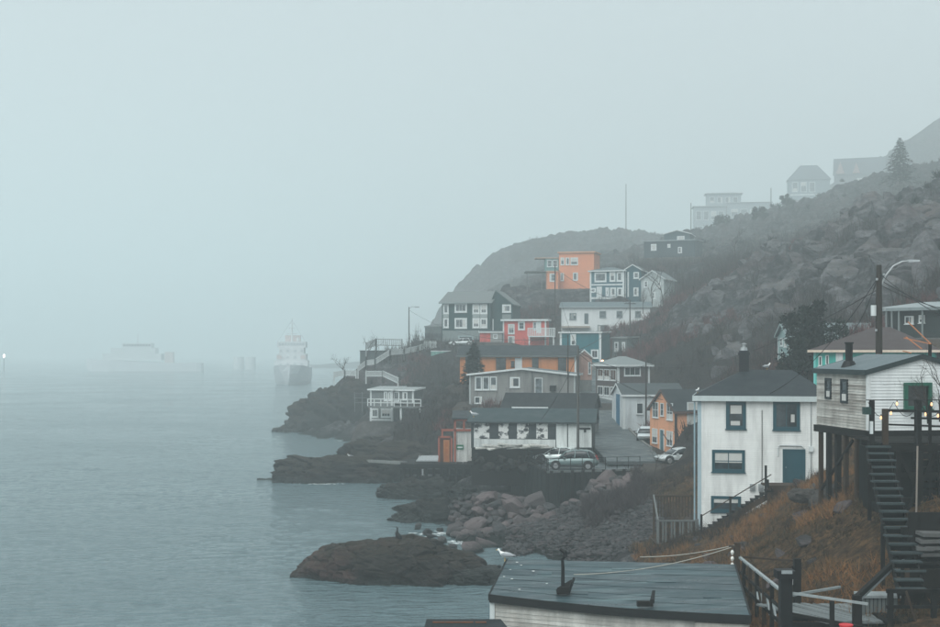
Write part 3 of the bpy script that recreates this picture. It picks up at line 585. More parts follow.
# --- cabin on the point
H = House('point_cabin', 'small white trimmed cabin with a balcony on the rocky point', 370, 190, 392.5, 189, 421, 390, 5, clap(S(110,116,116), .18, .2), cat='cabin', found=1.5, fall=3)
H.roof(roofing(S(150,156,156)), 'flat', rise=.3, over=.3, t=.15, trim=TRIM); H.corners(TRIM, .25)
H.o['category'] = 'cabin'
for r in ((371.5,408.5,378.5,417.5),(381,408.5,391,417.5)): H.window(r, nx=3, ny=1, fw=.2)
for r in ((384,391.5,387.6,401),(388.4,391.5,391.6,401)): H.window(r, ny=1, fw=.2)
H.panel((370,419,392.5,420.6), TRIM, 'band')
H2 = House('cabin_wing', 'right wing of the point cabin with a square window over the balcony', 392.8, 189.5, 413.5, 188.6, 403, 390.5, 4.5, clap(S(104,110,110), .18, .2), cat='cabin', found=0, pad=False); H2.roof(roofing(S(150,156,156)), 'flat', rise=.25, over=.25, t=.15, trim=TRIM); H2.window((402.5,391.8,407.5,400), ny=1, fw=.2); H2.window((393.6,391.5,399.5,401.5), nx=2, ny=1, fw=.2); H2.corners(TRIM, .2, 'r')
bal = thing('cabin_balcony', 'weathered balcony with rails on posts along the point cabin', 'balcony', W(368,406,187), H.rz)
L = 56*187/F; MB().box(0, -.2, -.22, L, 2.2, 0).build('deck', GREYWOOD, bal)
for z in (.45, .95): MB().box(0, -.22, z, L, -.12, z+.12).build('rail', TRIM, bal)
for k in range(9): MB().box(L*k/8-.06, -.16, 0, L*k/8+.06, -.05, 1.05).build('post', TRIM, bal)
for x in (L*.62, L*.98): MB().box(x-.12, 0, -3.4, x+.12, .25, -.22).build('support_post', TRIM, bal)
for (k, px) in enumerate((357,)):
    jt = thing('side_railing', 'spindly railed landing left of the point cabin', 'railing', W(354,405,190), 0)
    for z in (.3, 1.0, 1.7): MB().box(0, -.04, z, 2.4, .04, z+.09).build('rail', GREYWOOD, jt)
    for x in (.1, 1.2, 2.3): MB().box(x-.05, -.06, -1, x+.05, .06, 1.9).build('post', GREYWOOD, jt)
# --- mural boathouse
H = House('mural_boathouse', 'long low boathouse with black and white mural panels behind the parked cars', 471, 119.5, 592, 118, 448, 421.5, 7, clap(S(58,66,68), .16, .3), cat='boathouse', found=3.4, foundmat=DARKWOOD, gable='x', rise=1.0, margin=-.2, fall=.15)
H.roof(roofing(S(48,64,67)), over=.35, t=.1, trim=paint(S(40,50,52)), fasc=.14)
for i, r in enumerate(((474,423,489.5,438.6),(498.6,423,508.6,438.6),(517,423,528.6,438.6),(536.4,423,547.8,438.6))): H.panel(r, poster(i), 'mural_panel', n1=.06)
for r in ((490.5,424,498,441),(509.2,424,516.6,441),(529.2,424,536,441),(548.4,424,555.6,441)): H.panel(r, paint(S(52,60,64)), 'shutter', n1=.03)
wp = clap(S(214,218,216), .16, .3, weather=.25)
H.panel((474,439.2,555.4,447.4), wp, 'lower_boards', n1=.05)
for r in ((556.2,423,567,447.4),(568.2,423,591.6,447.4)): H.panel(r, wp, 'white_panel', n1=.055)
u, z = H.hit('f', 585, 429); H.slab('f', u-.5, u+.5, z-.04, z+.12, .055, .12).build('sign_bracket', IRON, H.o); H.slab('f', u-.1, u+.1, z-.3, z, .055, .1).build('sign_bracket', IRON, H.o)
H = House('dark_roof_shed', 'dark roofed shed squeezed between the boathouse and the grey house', 503, 136, 592, 134, 425, 408, 6, clap(S(60,68,70), .16, .3), cat='shed', found=1, gable='x', rise=1.4); H.roof(DARKROOF, over=.3, t=.12, trim=None)
MB().hexa([(1,-.36,H.h-.02),(4.8,-.36,H.h-.02),(4.8,-.3,H.h-.02),(1,-.3,H.h-.02),(1,-.36,H.h+.16),(4.8,-.36,H.h+.16),(4.8,-.3,H.h+.16),(1,-.3,H.h+.16)]).build('gutter', TRIM, H.o)
# rubble wall pieces in front of the boathouse
MURAL_Z = W(500,448,119).z

# ------------------------------------------------------------------ terrain
ctl = []
def cp_(px, py, Y): p = W(px, py, Y); ctl.append((p.x, p.y, p.z))
for a in [(345,378,238),(320,405,236),(302,420,235),(400,367,236),(410,353,242),(440,347,246),(432,395,190),(440,440,152),(452,418,165),(400,430,192),(420,378,215),(460,398,162),(350,420,232),
          (426,337,618),(433,322,620),(443,305,620),(456,288,620),(476,268,620),(500,251,622),(525,241,624),(546,237,626),(600,233,632),(650,236,632),(700,241,640),(430,342,520),(480,296,500),(560,262,500),(640,256,500),(430,347,340),(432,344,420),(470,325,330),(520,300,340),(480,310,400),(540,275,390),(600,265,390),(650,268,380),(500,290,292),(470,318,290),(520,320,250),(560,290,288),(620,305,262),(600,346,226),(640,346,216),
          (670,300,240),(690,330,190),(680,372,160),(722,364,158),(714,395,150),(690,300,215),(720,264,290),(690,262,318),(740,251,720),(700,252,760),(760,242,560),
          (760,300,192),(760,342,152),(770,385,122),(800,285,178),(800,262,205),(800,240,330),(800,218,640),(800,212,820),(870,285,152),(880,245,185),(880,220,320),(880,209,740),(860,213,780),
          (940,235,152),(940,190,220),(940,160,440),(940,118,820),(1000,100,820),(1100,90,820),(940,295,118),(930,335,103),(850,335,118),(830,430,92),(850,400,100),(815,482,70),(840,479,64),(868,474,59),(815,478,76),(832,476,72),(860,470,66),(880,562,46),(872,525,49),(884,500,51.5),(850,545,52),(1050,300,110),(1100,200,160),
          (860,476,57),(920,478,53),(880,480,56),(800,487,77),(760,522,71),(700,536,79.5),(660,547,80),(652,505,95),(690,490,95),(680,470,105),(640,469,112),(622,500,101),(600,522,97),(600,552,90),(660,563,71),(700,577,60),(760,585,53),(840,588,48),(900,600,43),(780,545,64),(830,523,60),
          (1000,500,55),(1000,600,42),(1100,420,70),(560,548,92),(575,505,103),(590,440,122),(620,440,135),(590,400,170),(575,370,200),(565,505,104.5)]: cp_(*a)
for (px, Y, z) in [(525,90.5,-.2),(480,95,-.4),(440,104,-.6),(400,112,-1.2),(440,120,-.5),(400,132,-1),(360,142,-2),(275,146,-2),(330,178,-2),(380,196,-.6),(300,226,-1),(283,236,-2),(255,236,-4),(300,250,-1),(330,260,3),(380,262,8),(400,290,4),(385,330,-3),(300,330,-4),
                   (416,620,-1),(408,540,-3),(414,480,0),(414,400,3),(420,350,8),(440,800,5),(480,760,25),(560,800,45),(350,450,-4),(450,1120,5),(600,1120,50),(800,1150,100),(1000,1150,150),(200,300,-4),(200,150,-5),(300,110,-5),(400,95,-3),(480,80,-2.5),(520,70,-1),(560,60,.3),(560,48,.2),(500,45,-2),(400,45,-4),(300,70,-5),(640,48,2.5),(640,40,2),(800,40,4.6),(1000,36,6),(470,36,-3),(200,1120,-5),(100,400,-5)]:
    ctl.append(((px-470)*Y/F, Y, z))
P = np.array(ctl); cc = 3.0
def phi(ax, ay, bx, by): return np.sqrt((ax[:,None]-bx[None])**2+(ay[:,None]-by[None])**2+cc*cc)
K = phi(P[:,0], P[:,1], P[:,0], P[:,1]); n = len(P)
Aug = np.zeros((n+1, n+1)); Aug[:n,:n] = K - np.eye(n)*.6; Aug[:n,n] = 1; Aug[n,:n] = 1
coef = np.linalg.solve(Aug, np.append(P[:,2], 0))
NU, NY = 540, 720
us = np.linspace(-.26, .60, NU); ys = 33*np.exp(np.linspace(0, math.log(1200/33), NY))
UU, YY = np.meshgrid(us, ys); TX = (UU*YY).ravel(); TY = YY.ravel()
TZ = np.empty_like(TX)
for i in range(0, len(TX), 40000): TZ[i:i+40000] = phi(TX[i:i+40000], TY[i:i+40000], P[:,0], P[:,1]) @ coef[:n] + coef[n]
def sst(a, b, x): t = np.clip((x-a)/(b-a), 0, 1); return t*t*(3-2*t)
# level pads and the lane
LANE = [W(640,464,113), W(625,450,122), W(612,440,133), W(600,425,143), W(592,405,155), W(590,388,180), W(583,370,205), W(577,352,232), W(560,345,238), W(520,349,240)]
padw = np.zeros_like(TX)
def flatten(w, z):
    global TZ, padw
    TZ = TZ*(1-w)+z*w; padw = np.maximum(padw, w)
# rock relief before the pads
hill = sst(110, 150, TY)*sst(14, 22, TZ); shore = sst(3.2, 1.2, TZ)*sst(-4, -1, TZ)
dip = TX*.55+TY*.25
r1 = fbm(TX*.06+TZ*.05, TY*.045, dip*.0, 5, 3, True); r2 = fbm(TX*.22, TY*.16, TZ*.2, 4, 11, True); r3 = fbm(TX*.9, TY*.7, TZ*.9, 3, 21)
mask = sst(-.15, .35, fbm(TX*.03, TY*.025, None, 3, 31)+.25*hill)
amp = .12+1.0*hill*sst(.2, 1, mask)*1.0+.5*shore
right = sst(20, 45, TX)*sst(115, 140, TY)
amp = amp*(1+1.0*right)
headland = sst(-8, -14, TX)*sst(200, 225, TY)*sst(300, 260, TY); amp = amp+headland*.7
ux, uy, uz = TX*.8+TZ*.45, TY*.7-TX*.2, TZ*.9-TX*.35
wx = ux+1.2*fbm(TX*.3,TY*.3,None,2,91); wy = uy+1.2*fbm(TX*.3,TY*.3,None,2,95)
b1, g1 = worley(wx*.17, wy*.10, uz*.2, 41); b2, g2_ = worley(wx*.5, wy*.3, uz*.5, 47)
TZ = TZ + amp*(.8*r1+.45*r2+.75*b1+.38*b2-.5*np.maximum(.12-g1,0)/.12-.22*np.maximum(.12-g2_,0)/.12)+(.06+.2*amp)*r3
rockm = np.clip(mask*(hill*.9+.1)+shore+headland*.6+right*.25*mask, 0, 1)
slope_clip = sst(-.5, .5, r1)
rockm = np.clip(rockm*(.45+.8*slope_clip), 0, 1)
for (Mi, w, D, z, mg, fl) in PADS:
    M3 = np.array(Mi); lx = M3[0,0]*TX+M3[0,1]*TY+M3[0,3]; ly = M3[1,0]*TX+M3[1,1]*TY+M3[1,3]
    dx = np.maximum(np.maximum(-lx, lx-w), 0); dy = np.maximum(np.maximum(-ly, ly-D), 0); d = np.sqrt(dx*dx+dy*dy)
    flatten(sst(mg+fl, mg, d), z)
def poly_w(pts, hw, fall):
    best = np.full_like(TX, 1e9); bz = np.zeros_like(TX)
    for a, b in zip(pts[:-1], pts[1:]):
        ab = b-a; L2 = ab.x**2+ab.y**2; t = np.clip(((TX-a.x)*ab.x+(TY-a.y)*ab.y)/L2, 0, 1)
        d = np.hypot(TX-a.x-t*ab.x, TY-a.y-t*ab.y); m = d < best; best = np.where(m, d, best); bz = np.where(m, a.z+t*ab.z, bz)
    return sst(hw+fall, hw, best), bz
w_, z_ = poly_w(LANE, 2.9, 2.5); flatten(w_, z_-.16)
PARKZ = 3.95
park = [W(547,0,109), W(640,0,111.5), W(648,0,122), W(598,0,128), W(505,0,131)]
for p in park: p.z = PARKZ
def inside_d(pts):
    d = np.full_like(TX, 1e9); ins = np.zeros(len(TX), bool); k = len(pts)
    for i in range(k):
        a, b = pts[i], pts[(i+1) % k]; ab = b-a; t = np.clip(((TX-a.x)*ab.x+(TY-a.y)*ab.y)/(ab.x**2+ab.y**2), 0, 1)
        d = np.minimum(d, np.hypot(TX-a.x-t*ab.x, TY-a.y-t*ab.y))
        c = ((a.y > TY) != (b.y > TY)) & (TX < (b.x-a.x)*(TY-a.y)/(b.y-a.y+1e-12)+a.x); ins ^= c
    return d, ins
dp, ins = inside_d(park); deep = ins & ((dp > 1.3) | (TX > 13.2) | (TY > 126)); flatten(np.where(deep, 1., 0.)*1., PARKZ-.25)
TZ = np.where((~deep) & (dp < 7) & (TY < 127) & (TX < 13.5), np.minimum(TZ, .4+dp*.0+np.clip(TX-6,0,9)*.22), TZ)   # the foot of the timber wall
TZ = np.maximum(TZ, -3.5)
idx = (np.arange(NY-1)[:,None]*NU+np.arange(NU-1)[None]).ravel()
TF4 = np.stack([idx, idx+1, idx+NU+1, idx+NU], 1)
keep = (TZ[TF4].max(1) > -2.5); TF4k = TF4[keep]
used = np.unique(TF4k); remap = np.full(len(TX), -1); remap[used] = np.arange(len(used))
def terrain_mat():
    m, nt, b = nodes_of('hillside'); pos = N(nt, 'ShaderNodeNewGeometry').outputs['Position']
    at = N(nt, 'ShaderNodeAttribute', attribute_name='rock').outputs['Fac']; pv = N(nt, 'ShaderNodeAttribute', attribute_name='worn').outputs['Fac']
    n1 = noise(nt, mapping(nt, pos, (1,1,2), (.6,.3,0)), .5, 8, .7); n2 = noise(nt, pos, .13, 5, .6); n3 = noise(nt, pos, 2.4, 6, .7)
    rock = ramp(nt, n1, [(.36,(.008,.009,.010,1)),(.5,(.034,.034,.036,1)),(.62,(.10,.10,.102,1)),(.76,(.20,.198,.2,1))])
    rock = mixc(nt, ramp(nt, n2, [(.5,(0,0,0,1)),(.65,(.6,.6,.6,1))]), rock, mixc(nt, n1, (.022,.016,.017,1), (.12,.088,.088,1)))
    grass = ramp(nt, n3, [(.3,(.012,.010,.007,1)),(.5,(.060,.038,.022,1)),(.72,(.16,.095,.048,1))])
    scrub = ramp(nt, n3, [(.3,(.006,.006,.006,1)),(.55,(.021,.018,.018,1)),(.75,(.050,.040,.038,1))])
    veg = mixc(nt, ramp(nt, n2, [(.52,(0,0,0,1)),(.72,(.55,.55,.55,1))]), scrub, grass)
    gm = N(nt, 'ShaderNodeAttribute', attribute_name='grass').outputs['Fac']; veg = mixc(nt, gm, veg, grass)
    f = ramp(nt, math_(nt,'ADD',at,math_(nt,'MULTIPLY',math_(nt,'SUBTRACT',n1,.5),1.1)), [(.35,(0,0,0,1)),(.55,(1,1,1,1))])
    col = mixc(nt, f, veg, rock)
    col = mixc(nt, math_(nt,'MULTIPLY',pv,.75), col, mixc(nt, n3, (.05,.046,.042,1), (.13,.12,.11,1)))
    sp = N(nt, 'ShaderNodeSeparateXYZ'); nt.links.new(pos, sp.inputs[0])
    wet = ramp(nt, math_(nt,'ADD',math_(nt,'MULTIPLY',sp.outputs[2],.4),math_(nt,'MULTIPLY',n1,.4)), [(.42,(1,1,1,1)),(.75,(0,0,0,1))])
    col = mixc(nt, wet, col, (.013,.016,.015,1)); nt.links.new(col, b.inputs['Base Color']); b.inputs['Roughness'].default_value = .85
    bump(nt, b, math_(nt,'ADD',n1,math_(nt,'MULTIPLY',n3,.45)), .9, .5); return m
grassm = sst(52, 40, np.abs(TY-62)+0*TX)*sst(90, 82, TY)*sst(8, 11, TX)*sst(1.2, 2.4, TZ)
gr2 = sst(108, 100, TY)*sst(13, 15, TX)*sst(2, 3, TZ); grassm = np.clip(np.maximum(grassm, gr2*.8), 0, 1)
rockm = rockm*(1-grassm)
V = np.stack([TX, TY, TZ], 1)
ter = np_mesh('terrain', V[used], remap[TF4k], terrain_mat(), None, True, {'rock': rockm[used], 'worn': (padw*.8)[used], 'grass': grassm[used]}); tag(ter, kind='structure')
def ground(x, y):      # bilinear look-up
    x, y = np.atleast_1d(np.asarray(x, float)), np.atleast_1d(np.asarray(y, float))
    fu = np.clip((x/y-us[0])/(us[1]-us[0]), 0, NU-1.001); fy = np.clip(np.log(y/33)/math.log(1200/33)*(NY-1), 0, NY-1.001)
    i, j = fu.astype(int), fy.astype(int); a, b = fu-i, fy-j; Z = TZ.reshape(NY, NU)
    return Z[j,i]*(1-a)*(1-b)+Z[j,i+1]*a*(1-b)+Z[j+1,i]*(1-a)*b+Z[j+1,i+1]*a*b
def gz(x, y): return float(ground(x, y)[0])
def gmask(arr, x, y):
    fu = np.clip((x/y-us[0])/(us[1]-us[0]), 0, NU-1.001).astype(int); fy = np.clip(np.log(y/33)/math.log(1200/33)*(NY-1), 0, NY-1.001).astype(int)
    return arr.reshape(NY, NU)[fy, fu]

# water
def water_mat():
    m, nt, b = nodes_of('sea_water'); pos = N(nt, 'ShaderNodeNewGeometry').outputs['Position']
    b.inputs['Base Color'].default_value = (.095,.150,.165,1); b.inputs['Roughness'].default_value = .16; b.inputs['IOR'].default_value = 1.33
    n2 = noise(nt, mapping(nt, pos, (.38,1,1), (0,0,-.18)), 1.5, 4, .6); n3 = noise(nt, pos, .035, 3, .5)
    nt.links.new(ramp(nt, n3, [(.35,(.07,.07,.07)),(.65,(.17,.17,.17))]), b.inputs['Roughness'])
    gs = noise(nt, mapping(nt, pos, (.7,1,1), (0,0,.4)), .03, 4, .6)
    bump(nt, b, math_(nt,'MULTIPLY',n2,ramp(nt, gs, [(.34,(.5,.5,.5)),(.66,(1.25,1.25,1.25))])), 1., .62); return m
wu = np.concatenate([np.linspace(-.95,-.44,36)[:-1], np.linspace(-.44,.07,500), np.linspace(.07,.9,36)[1:]])
wy_ = np.concatenate([np.geomspace(8,44,14)[:-1], np.geomspace(44,330,400), np.geomspace(330,3200,90)[1:]])
A1, B1 = np.meshgrid(wu, wy_); wX, wY = (A1*B1).ravel(), B1.ravel()
far = 1/(1+(wY/420)**2); gust = .55+.55*fbm(wX*.02, wY*.012, None, 3, 201)
ca, sa = math.cos(.35), math.sin(.35); qx, qy = wX*ca-wY*sa, wX*sa+wY*ca; q2x, q2y = wX*ca+wY*sa, -wX*sa+wY*ca
wz = .17*fbm(qx*.22, qy*.42, None, 3, 210)+.13*fbm(q2x*.5, q2y*.95, None, 3, 220, True)*.8+.05*fbm(wX*1.1, wY*1.5, None, 2, 230)
wz = .8*(wz-wz.mean())*far*np.clip(gust,.25,1.2)
nw = len(wu); ii = (np.arange(len(wy_)-1)[:,None]*nw+np.arange(nw-1)[None]).ravel()
tag(np_mesh('water', np.stack([wX, wY, wz],1), np.stack([ii, ii+1, ii+nw+1, ii+nw],1), water_mat(), None, True), kind='structure')

# lane and parking surfaces
ASPH = roofing(S(84,92,94), wet=1.)
def ribbon(name, pts, hw, mat, dz=0., th=.3):
    m = MB(); pts2 = []
    for a, b in zip(pts[:-1], pts[1:]):
        for k in range(6): pts2.append(a.lerp(b, k/6))
    pts2.append(pts[-1])
    sm = [sum((pts2[min(max(i+j,0),len(pts2)-1)] for j in range(-4,5)), Vector())/9 for i in range(len(pts2))]; rings = []
    for i, p in enumerate(sm):
        d = sm[min(i+1,len(sm)-1)]-sm[max(i-1,0)]; d.z = 0; d.normalize(); s_ = Vector((d.y,-d.x,0)); q = p+Vector((0,0,dz))
        rings.append([q-s_*hw, q+s_*hw, q+s_*hw-Vector((0,0,th)), q-s_*hw-Vector((0,0,th))])
    m.loft(rings); return m.build(name, mat)
tag(ribbon('road', LANE, 2.6, ASPH), kind='structure')
for sg in (-1, 1):
    off = []
    for i, p in enumerate(LANE[:8]):
        d = LANE[min(i+1,7)]-LANE[max(i-1,0)]; d.z = 0; d.normalize(); off.append(p+Vector((d.y,-d.x,0))*sg*2.72+Vector((0,0,.02)))
    tag(ribbon('kerb', off[1:], .11, CONC, .1, .4), kind='structure')
m = MB(); k = len(park); m.add([p for p in park]+[p-Vector((0,0,.28)) for p in park], [tuple(range(k)), tuple(range(k,2*k))[::-1]]+[(i, i+k, (i+1)%k+k, (i+1)%k) for i in range(k)])
tag(m.build('parking_pavement', ASPH), kind='structure')

# ------------------------------------------------------------------ timber wall, wharf, rails round the car park
tw = thing('timber_wall', 'dark timber retaining wall holding up the car park', 'wall', park[0])
def wall_run(parent, a, b, ztop, zbot, n, mat, base):
    for k in range(n):
        p, q = a.lerp(b, k/n), a.lerp(b, (k+.93)/n); d = (b-a).normalized(); nn = Vector((d.y,-d.x,0)); j = rng.uniform(0, .05)
        MB().hexa([Vector((v.x,v.y,z))+o-base for z in (zbot, ztop+rng.uniform(-.05,.03)) for (v,o) in ((p,nn*(.05+j)),(q,nn*(.05+j)),(q,nn*-.12),(p,nn*-.12))]).build('plank', mat, parent)
a0, a1, a2 = park[4], park[0], park[1]
WALLM = wood((.012,.016,.016,1))
wall_run(tw, a0.copy(), a1.copy(), PARKZ-.05, -.3, 22, WALLM, a1); wall_run(tw, a1.copy(), a2.copy(), PARKZ-.05, -.1, 20, WALLM, a1)
for k in range(9):
    p = a1.lerp(a2, (k+.4)/9)-a1; MB().box(p.x-.13, p.y-.34, -4.2, p.x+.13, p.y-.1, .12).build('pile', DARKWOOD, tw)
d = (a2-a1); MB().bar(Vector((0,-.14,.03)), d+Vector((0,-.14,.03)), .22, .16).build('kerb_beam', GREYWOOD, tw)
d0 = (a0-a1); MB().bar(Vector((-.1,-.05,.03)), d0+Vector((-.1,-.05,.03)), .22, .16).build('kerb_beam', DARKWOOD, tw)
rl = thing('car_park_railing', 'thin dark metal railing along the front edge of the car park', 'railing', a1)
for k in range(9):
    p = d*(k/8); MB().tube([p+Vector((0,.1,0)), p+Vector((0,.1,1.15))], .035).build('post', IRON, rl)
for z in (.6, 1.12): MB().tube([Vector((0,.1,z)), d+Vector((0,.1,z))], .025).build('rail', IRON, rl)
rl2 = thing('net_fence', 'dark netted fence down the left edge of the car park', 'fence', a1)
for k in range(8):
    p = d0*(k/7); MB().tube([p+Vector((.1,0,0)), p+Vector((.1,0,1.15))], .04).build('post', IRON, rl2)
for z in (.08, .35, .62, .88, 1.12): MB().tube([Vector((.1,0,z)), d0+Vector((.1,0,z))], .022).build('wire', IRON, rl2)
m = MB()
for k in range(60): p = d0*(k/60); q = p+d0*.03; m.bar(p+Vector((.1,0,.05)), q+Vector((.1,0,1.1)), .018); m.bar(q+Vector((.1,0,.05)), p+Vector((.1,0,1.1)), .018)
m.build('mesh_panel', IRON, rl2)
# wharf under the red frame
wharf = thing('timber_wharf', 'long dark timber wharf on piles beside the red framed shed', 'wharf', W(400,464,131))
B = W(400,464,131); Lw = (505-400)*131/F; Dk = 6.
for k in range(15): MB().box(Lw*k/15, 0, -.14, Lw*(k+.95)/15, Dk, rng.uniform(-.02,.02)).build('deck_plank', DARKWOOD, wharf)
MB().box(-.1, -.15, -.45, Lw+.1, .0, -.05).build('beam', DARKWOOD, wharf)
for k in range(14): MB().tube([(Lw*(k+.5)/14, .1, -4), (Lw*(k+.5)/14, .1, -.2)], .17, 7).build('pile', DARKWOOD, wharf)
for k in range(4): MB().box(0, .25, -3.2+k*.72, Lw, .34, -2.7+k*.72).build('wall_board', DARKWOOD, wharf)
MB().box(2.2, -.2, -1.1, 2.36, -.16, -.5).build('ladder', GALV, wharf)
sl = thing('low_sea_wall', 'thin concrete walkway edge running along the rock ledge', 'wall', W(332,459,150), 0)
MB().bar((0,0,0), W(405,463,133)-W(332,459,150), .5, .28).build('coping', CONC, sl)
tb = thing('grey_slip', 'pale grey tin slipway roof on the wharf left of the red doors', 'ramp', W(416,462,130.5)); MB().hexa([(0,0,.05),(2.2,0,.05),(2.2,2.4,.35),(.4,2.4,.35),(0,0,.15),(2.2,0,.15),(2.2,2.4,.45),(.4,2.4,.45)]).build('sheet', GALV, tb)
for k in range(6): MB().hexa([(.1+k*.4,-.01,.14),(.16+k*.4,-.01,.14),(.3+k*.36,2.4,.44),(.24+k*.36,2.4,.44),(.1+k*.4,-.01,.19),(.16+k*.4,-.01,.19),(.3+k*.36,2.4,.49),(.24+k*.36,2.4,.49)]).build('rib', GALV, tb)
# red framed structure
RF = paint(S(160,86,68), .6, .4); RFO = paint(S(178,112,62), .6, .35)
rs = thing('red_framed_shed', 'red timber framed store with an orange door and a white door', 'shed', W(438,463.5,133.5))
sx = lambda px: (px-438)*133.5/F
sz = lambda py: (463.5-py)*133.5/F
MB().box(sx(453.5),.1,0,sx(474),3,sz(430)).build('white_door', clap(S(206,206,202), .3, .45), rs)
for (x0, x1, y0, y1) in ((438,440,436,463.4),(450.5,452.5,436,463.4),(438,452.5,436,438),(454,456,419,463),(472.5,474.5,419,463),(454,474.5,419,421),(441.5,474.5,429,431.2),(441.5,443,431.2,436),(463,465,421,429)):
    MB().box(sx(x0),-.06,sz(y1),sx(x1),.12,sz(y0)).build('frame_beam', RF, rs)
MB().box(sx(440),.15,0,sx(450.5),.3,sz(438)).build('surround', paint(S(92,58,44)), rs)
dr = MB().box(sx(443.5),.02,sz(463),sx(449.5),.14,sz(440)).build('orange_door', RFO, rs)
for k in range(3): MB().box(sx(445),.0,sz(461-k*7),sx(448),.02,sz(455.5-k*7)).build('panel', paint(S(170,96,48)), dr)
MB().box(sx(456.5),.02,sz(449.5),sx(463.5),.09,sz(444.8)).build('green_sign', paint(S(22,110,80)), rs); MB().box(sx(457.5),.01,sz(448),sx(462.5),.019,sz(446.6)).build('sign_lettering', TRIM, rs)
MB().hexa([(sx(452),-.3,sz(419)),(sx(476),-.3,sz(419)),(sx(476),3.4,sz(413)),(sx(452),3.4,sz(413)),(sx(452),-.3,sz(418)),(sx(476),-.3,sz(418)),(sx(476),3.4,sz(412)),(sx(452),3.4,sz(412))]).build('roof', SLATE, rs)
for px in (459.5, 467): MB().box(sx(px)-.06,.03,sz(462),sx(px)+.06,.098,sz(431.5)).build('plank', clap(S(190,190,186), .3, .4), rs)
for i, (xa, ya, xb, yb_) in enumerate(((492.5,469,508,449.5),(505.5,462.5,519.5,444.5),(488,468,500,462))):
    o = MB().bar((0,0,0), W(xb,yb_,122)-W(xa,ya,121), .16).build('orange_boom', RFO); o.location = W(xa,ya,121)
    tag(o, ['long orange timber leaning at the wharf corner, lower of the pair','orange timber leaning higher up beside the net fence','short orange stick lying low at the wharf corner'][i], 'timber')
# jumble of white boards in front of the boathouse
for i in range(12):
    p = W(486+i*5.2+rng.uniform(-1,1), 446.5+rng.uniform(-1,2), 117.5); o = MB().box(-.9,-.3,0,.9,.3,.12).build('loose_board', clap(S(196,196,190), .2, .4, weather=.4)); o.location = p; o.rotation_euler = (rng.uniform(-.3,.3), rng.uniform(-.25,.25), rng.uniform(-.6,.6))
    tag(o, 'weathered white board lying in the heap before the mural boathouse', 'board', 'boards heaped before the boathouse')

# ------------------------------------------------------------------ rocks
def ico(sub):
    import bmesh
    bm = bmesh.new(); bmesh.ops.create_icosphere(bm, subdivisions=sub, radius=1); v = np.array([x.co[:] for x in bm.verts]); f = np.array([[q.index for q in x.verts] for x in bm.faces]); bm.free(); return v, f
IV3, IF3 = ico(4); IV2, IF2 = ico(2)
def rock_mass(name, label, c, size, rz, mat, seed, amp=.22, sink=.45, blocky=.55, lean=0, cat='rock', sub=6, blk=1., smooth=False):
    v, f = ico(sub); v = np.sign(v)*np.abs(v)**blocky; v /= np.maximum(1, np.linalg.norm(v, axis=1, keepdims=True)**.55)
    sx, sy, sz_ = size; w = v*np.array(size); w[:,0] += lean*w[:,2]
    L = min(sx, sy, sz_*2); q = 1./L
    n1 = fbm(w[:,0]*q*.9+seed, w[:,1]*q*.9, w[:,2]*q*1.5, 5, seed, True); n2 = fbm(w[:,0]*q*3.1, w[:,1]*q*3.1+seed, w[:,2]*q*4, 4, seed+5)
    cr = fbm(w[:,0]*q*1.6+w[:,2]*q*1.2, w[:,1]*q*1.2, w[:,2]*q*.5+seed, 3, seed+9, True)
    wb = w+.12*L*np.stack([n2, np.roll(n2,7), n1],1)
    b1, g1 = worley(wb[:,0]*q*1.3+seed, wb[:,1]*q*1.3, (wb[:,2]+.4*wb[:,0])*q*2.0, seed+2); b2, g2_ = worley(wb[:,0]*q*3.6, wb[:,1]*q*3.6, (wb[:,2]+.4*wb[:,0])*q*5., seed+6)
    k = 1+amp*(.55*n1+.25*n2-.35*np.maximum(cr-.2,0)+blk*.55*b1+blk*.24*b2-blk*.3*np.maximum(.14-g1,0)/.14-.14*np.maximum(.14-g2_,0)/.14); w = w*k[:,None]
    w[:,2] += -.0
    o = np_mesh(name, w, f, mat, None, smooth); o.location = c; o.rotation_euler = (0,0,rz); tag(o, label, cat); return o
ROCKI = rock_mat('islet_rock', (.020,.0175,.016,1), (.105,.056,.052,1), .5, .25); ROCKD = rock_mat('dark_tidal_rock', (.011,.013,.013,1), (.02,.017,.016,1), 1.2, .1)
ROCKL = rock_mat('ledge_rock', (.017,.018,.018,1), (.034,.024,.022,1), .8, .25)
rock_mass('rock_islet', 'humped wet brown rock islet alone in the water', W(388,574,81.5)+Vector((0,0,-.35)), (5.9,3.4,2.55), -.12, ROCKI, 3, .19, blocky=.8, blk=.75, sub=7, smooth=False)
rock_mass('rock_islet', 'low dark tail of rock between the islet and the shed', W(478,577,80)+Vector((0,0,-.3)), (2.6,1.8,.9), .2, ROCKD, 8, .25)
rock_mass('rock_ledge', 'long dark rock ledge running out below the point cabin', W(345,474,143)+Vector((0,0,-.6)), (8.2,4.2,2.6), .05, ROCKL, 5, .22, blocky=.7)
rock_mass('rock_ledge', 'tapering low tip of the long dark ledge in the water', W(297,479,143.5)+Vector((0,0,-.6)), (3.8,2.2,1.3), .1, ROCKD, 12, .25, blocky=.8)
rock_mass('rock_ledge', 'rust tinged rock hump behind the long dark ledge', W(393,466,152)+Vector((0,0,-.5)), (7.5,5,3.2), .15, ROCKL, 15, .25, blocky=.7)
rock_mass('shore_rock', 'black wet rock point below the timber wharf', W(440,520,109)+Vector((0,0,-.4)), (4.2,2.4,2.1), .12, ROCKD, 21, .25, blocky=.7)
rock_mass('shore_rock', 'dark rock foot under the near end of the wharf', W(428,494,126)+Vector((0,0,-.3)), (4.5,2.5,1.7), 0, ROCKD, 24, .25, blocky=.7)
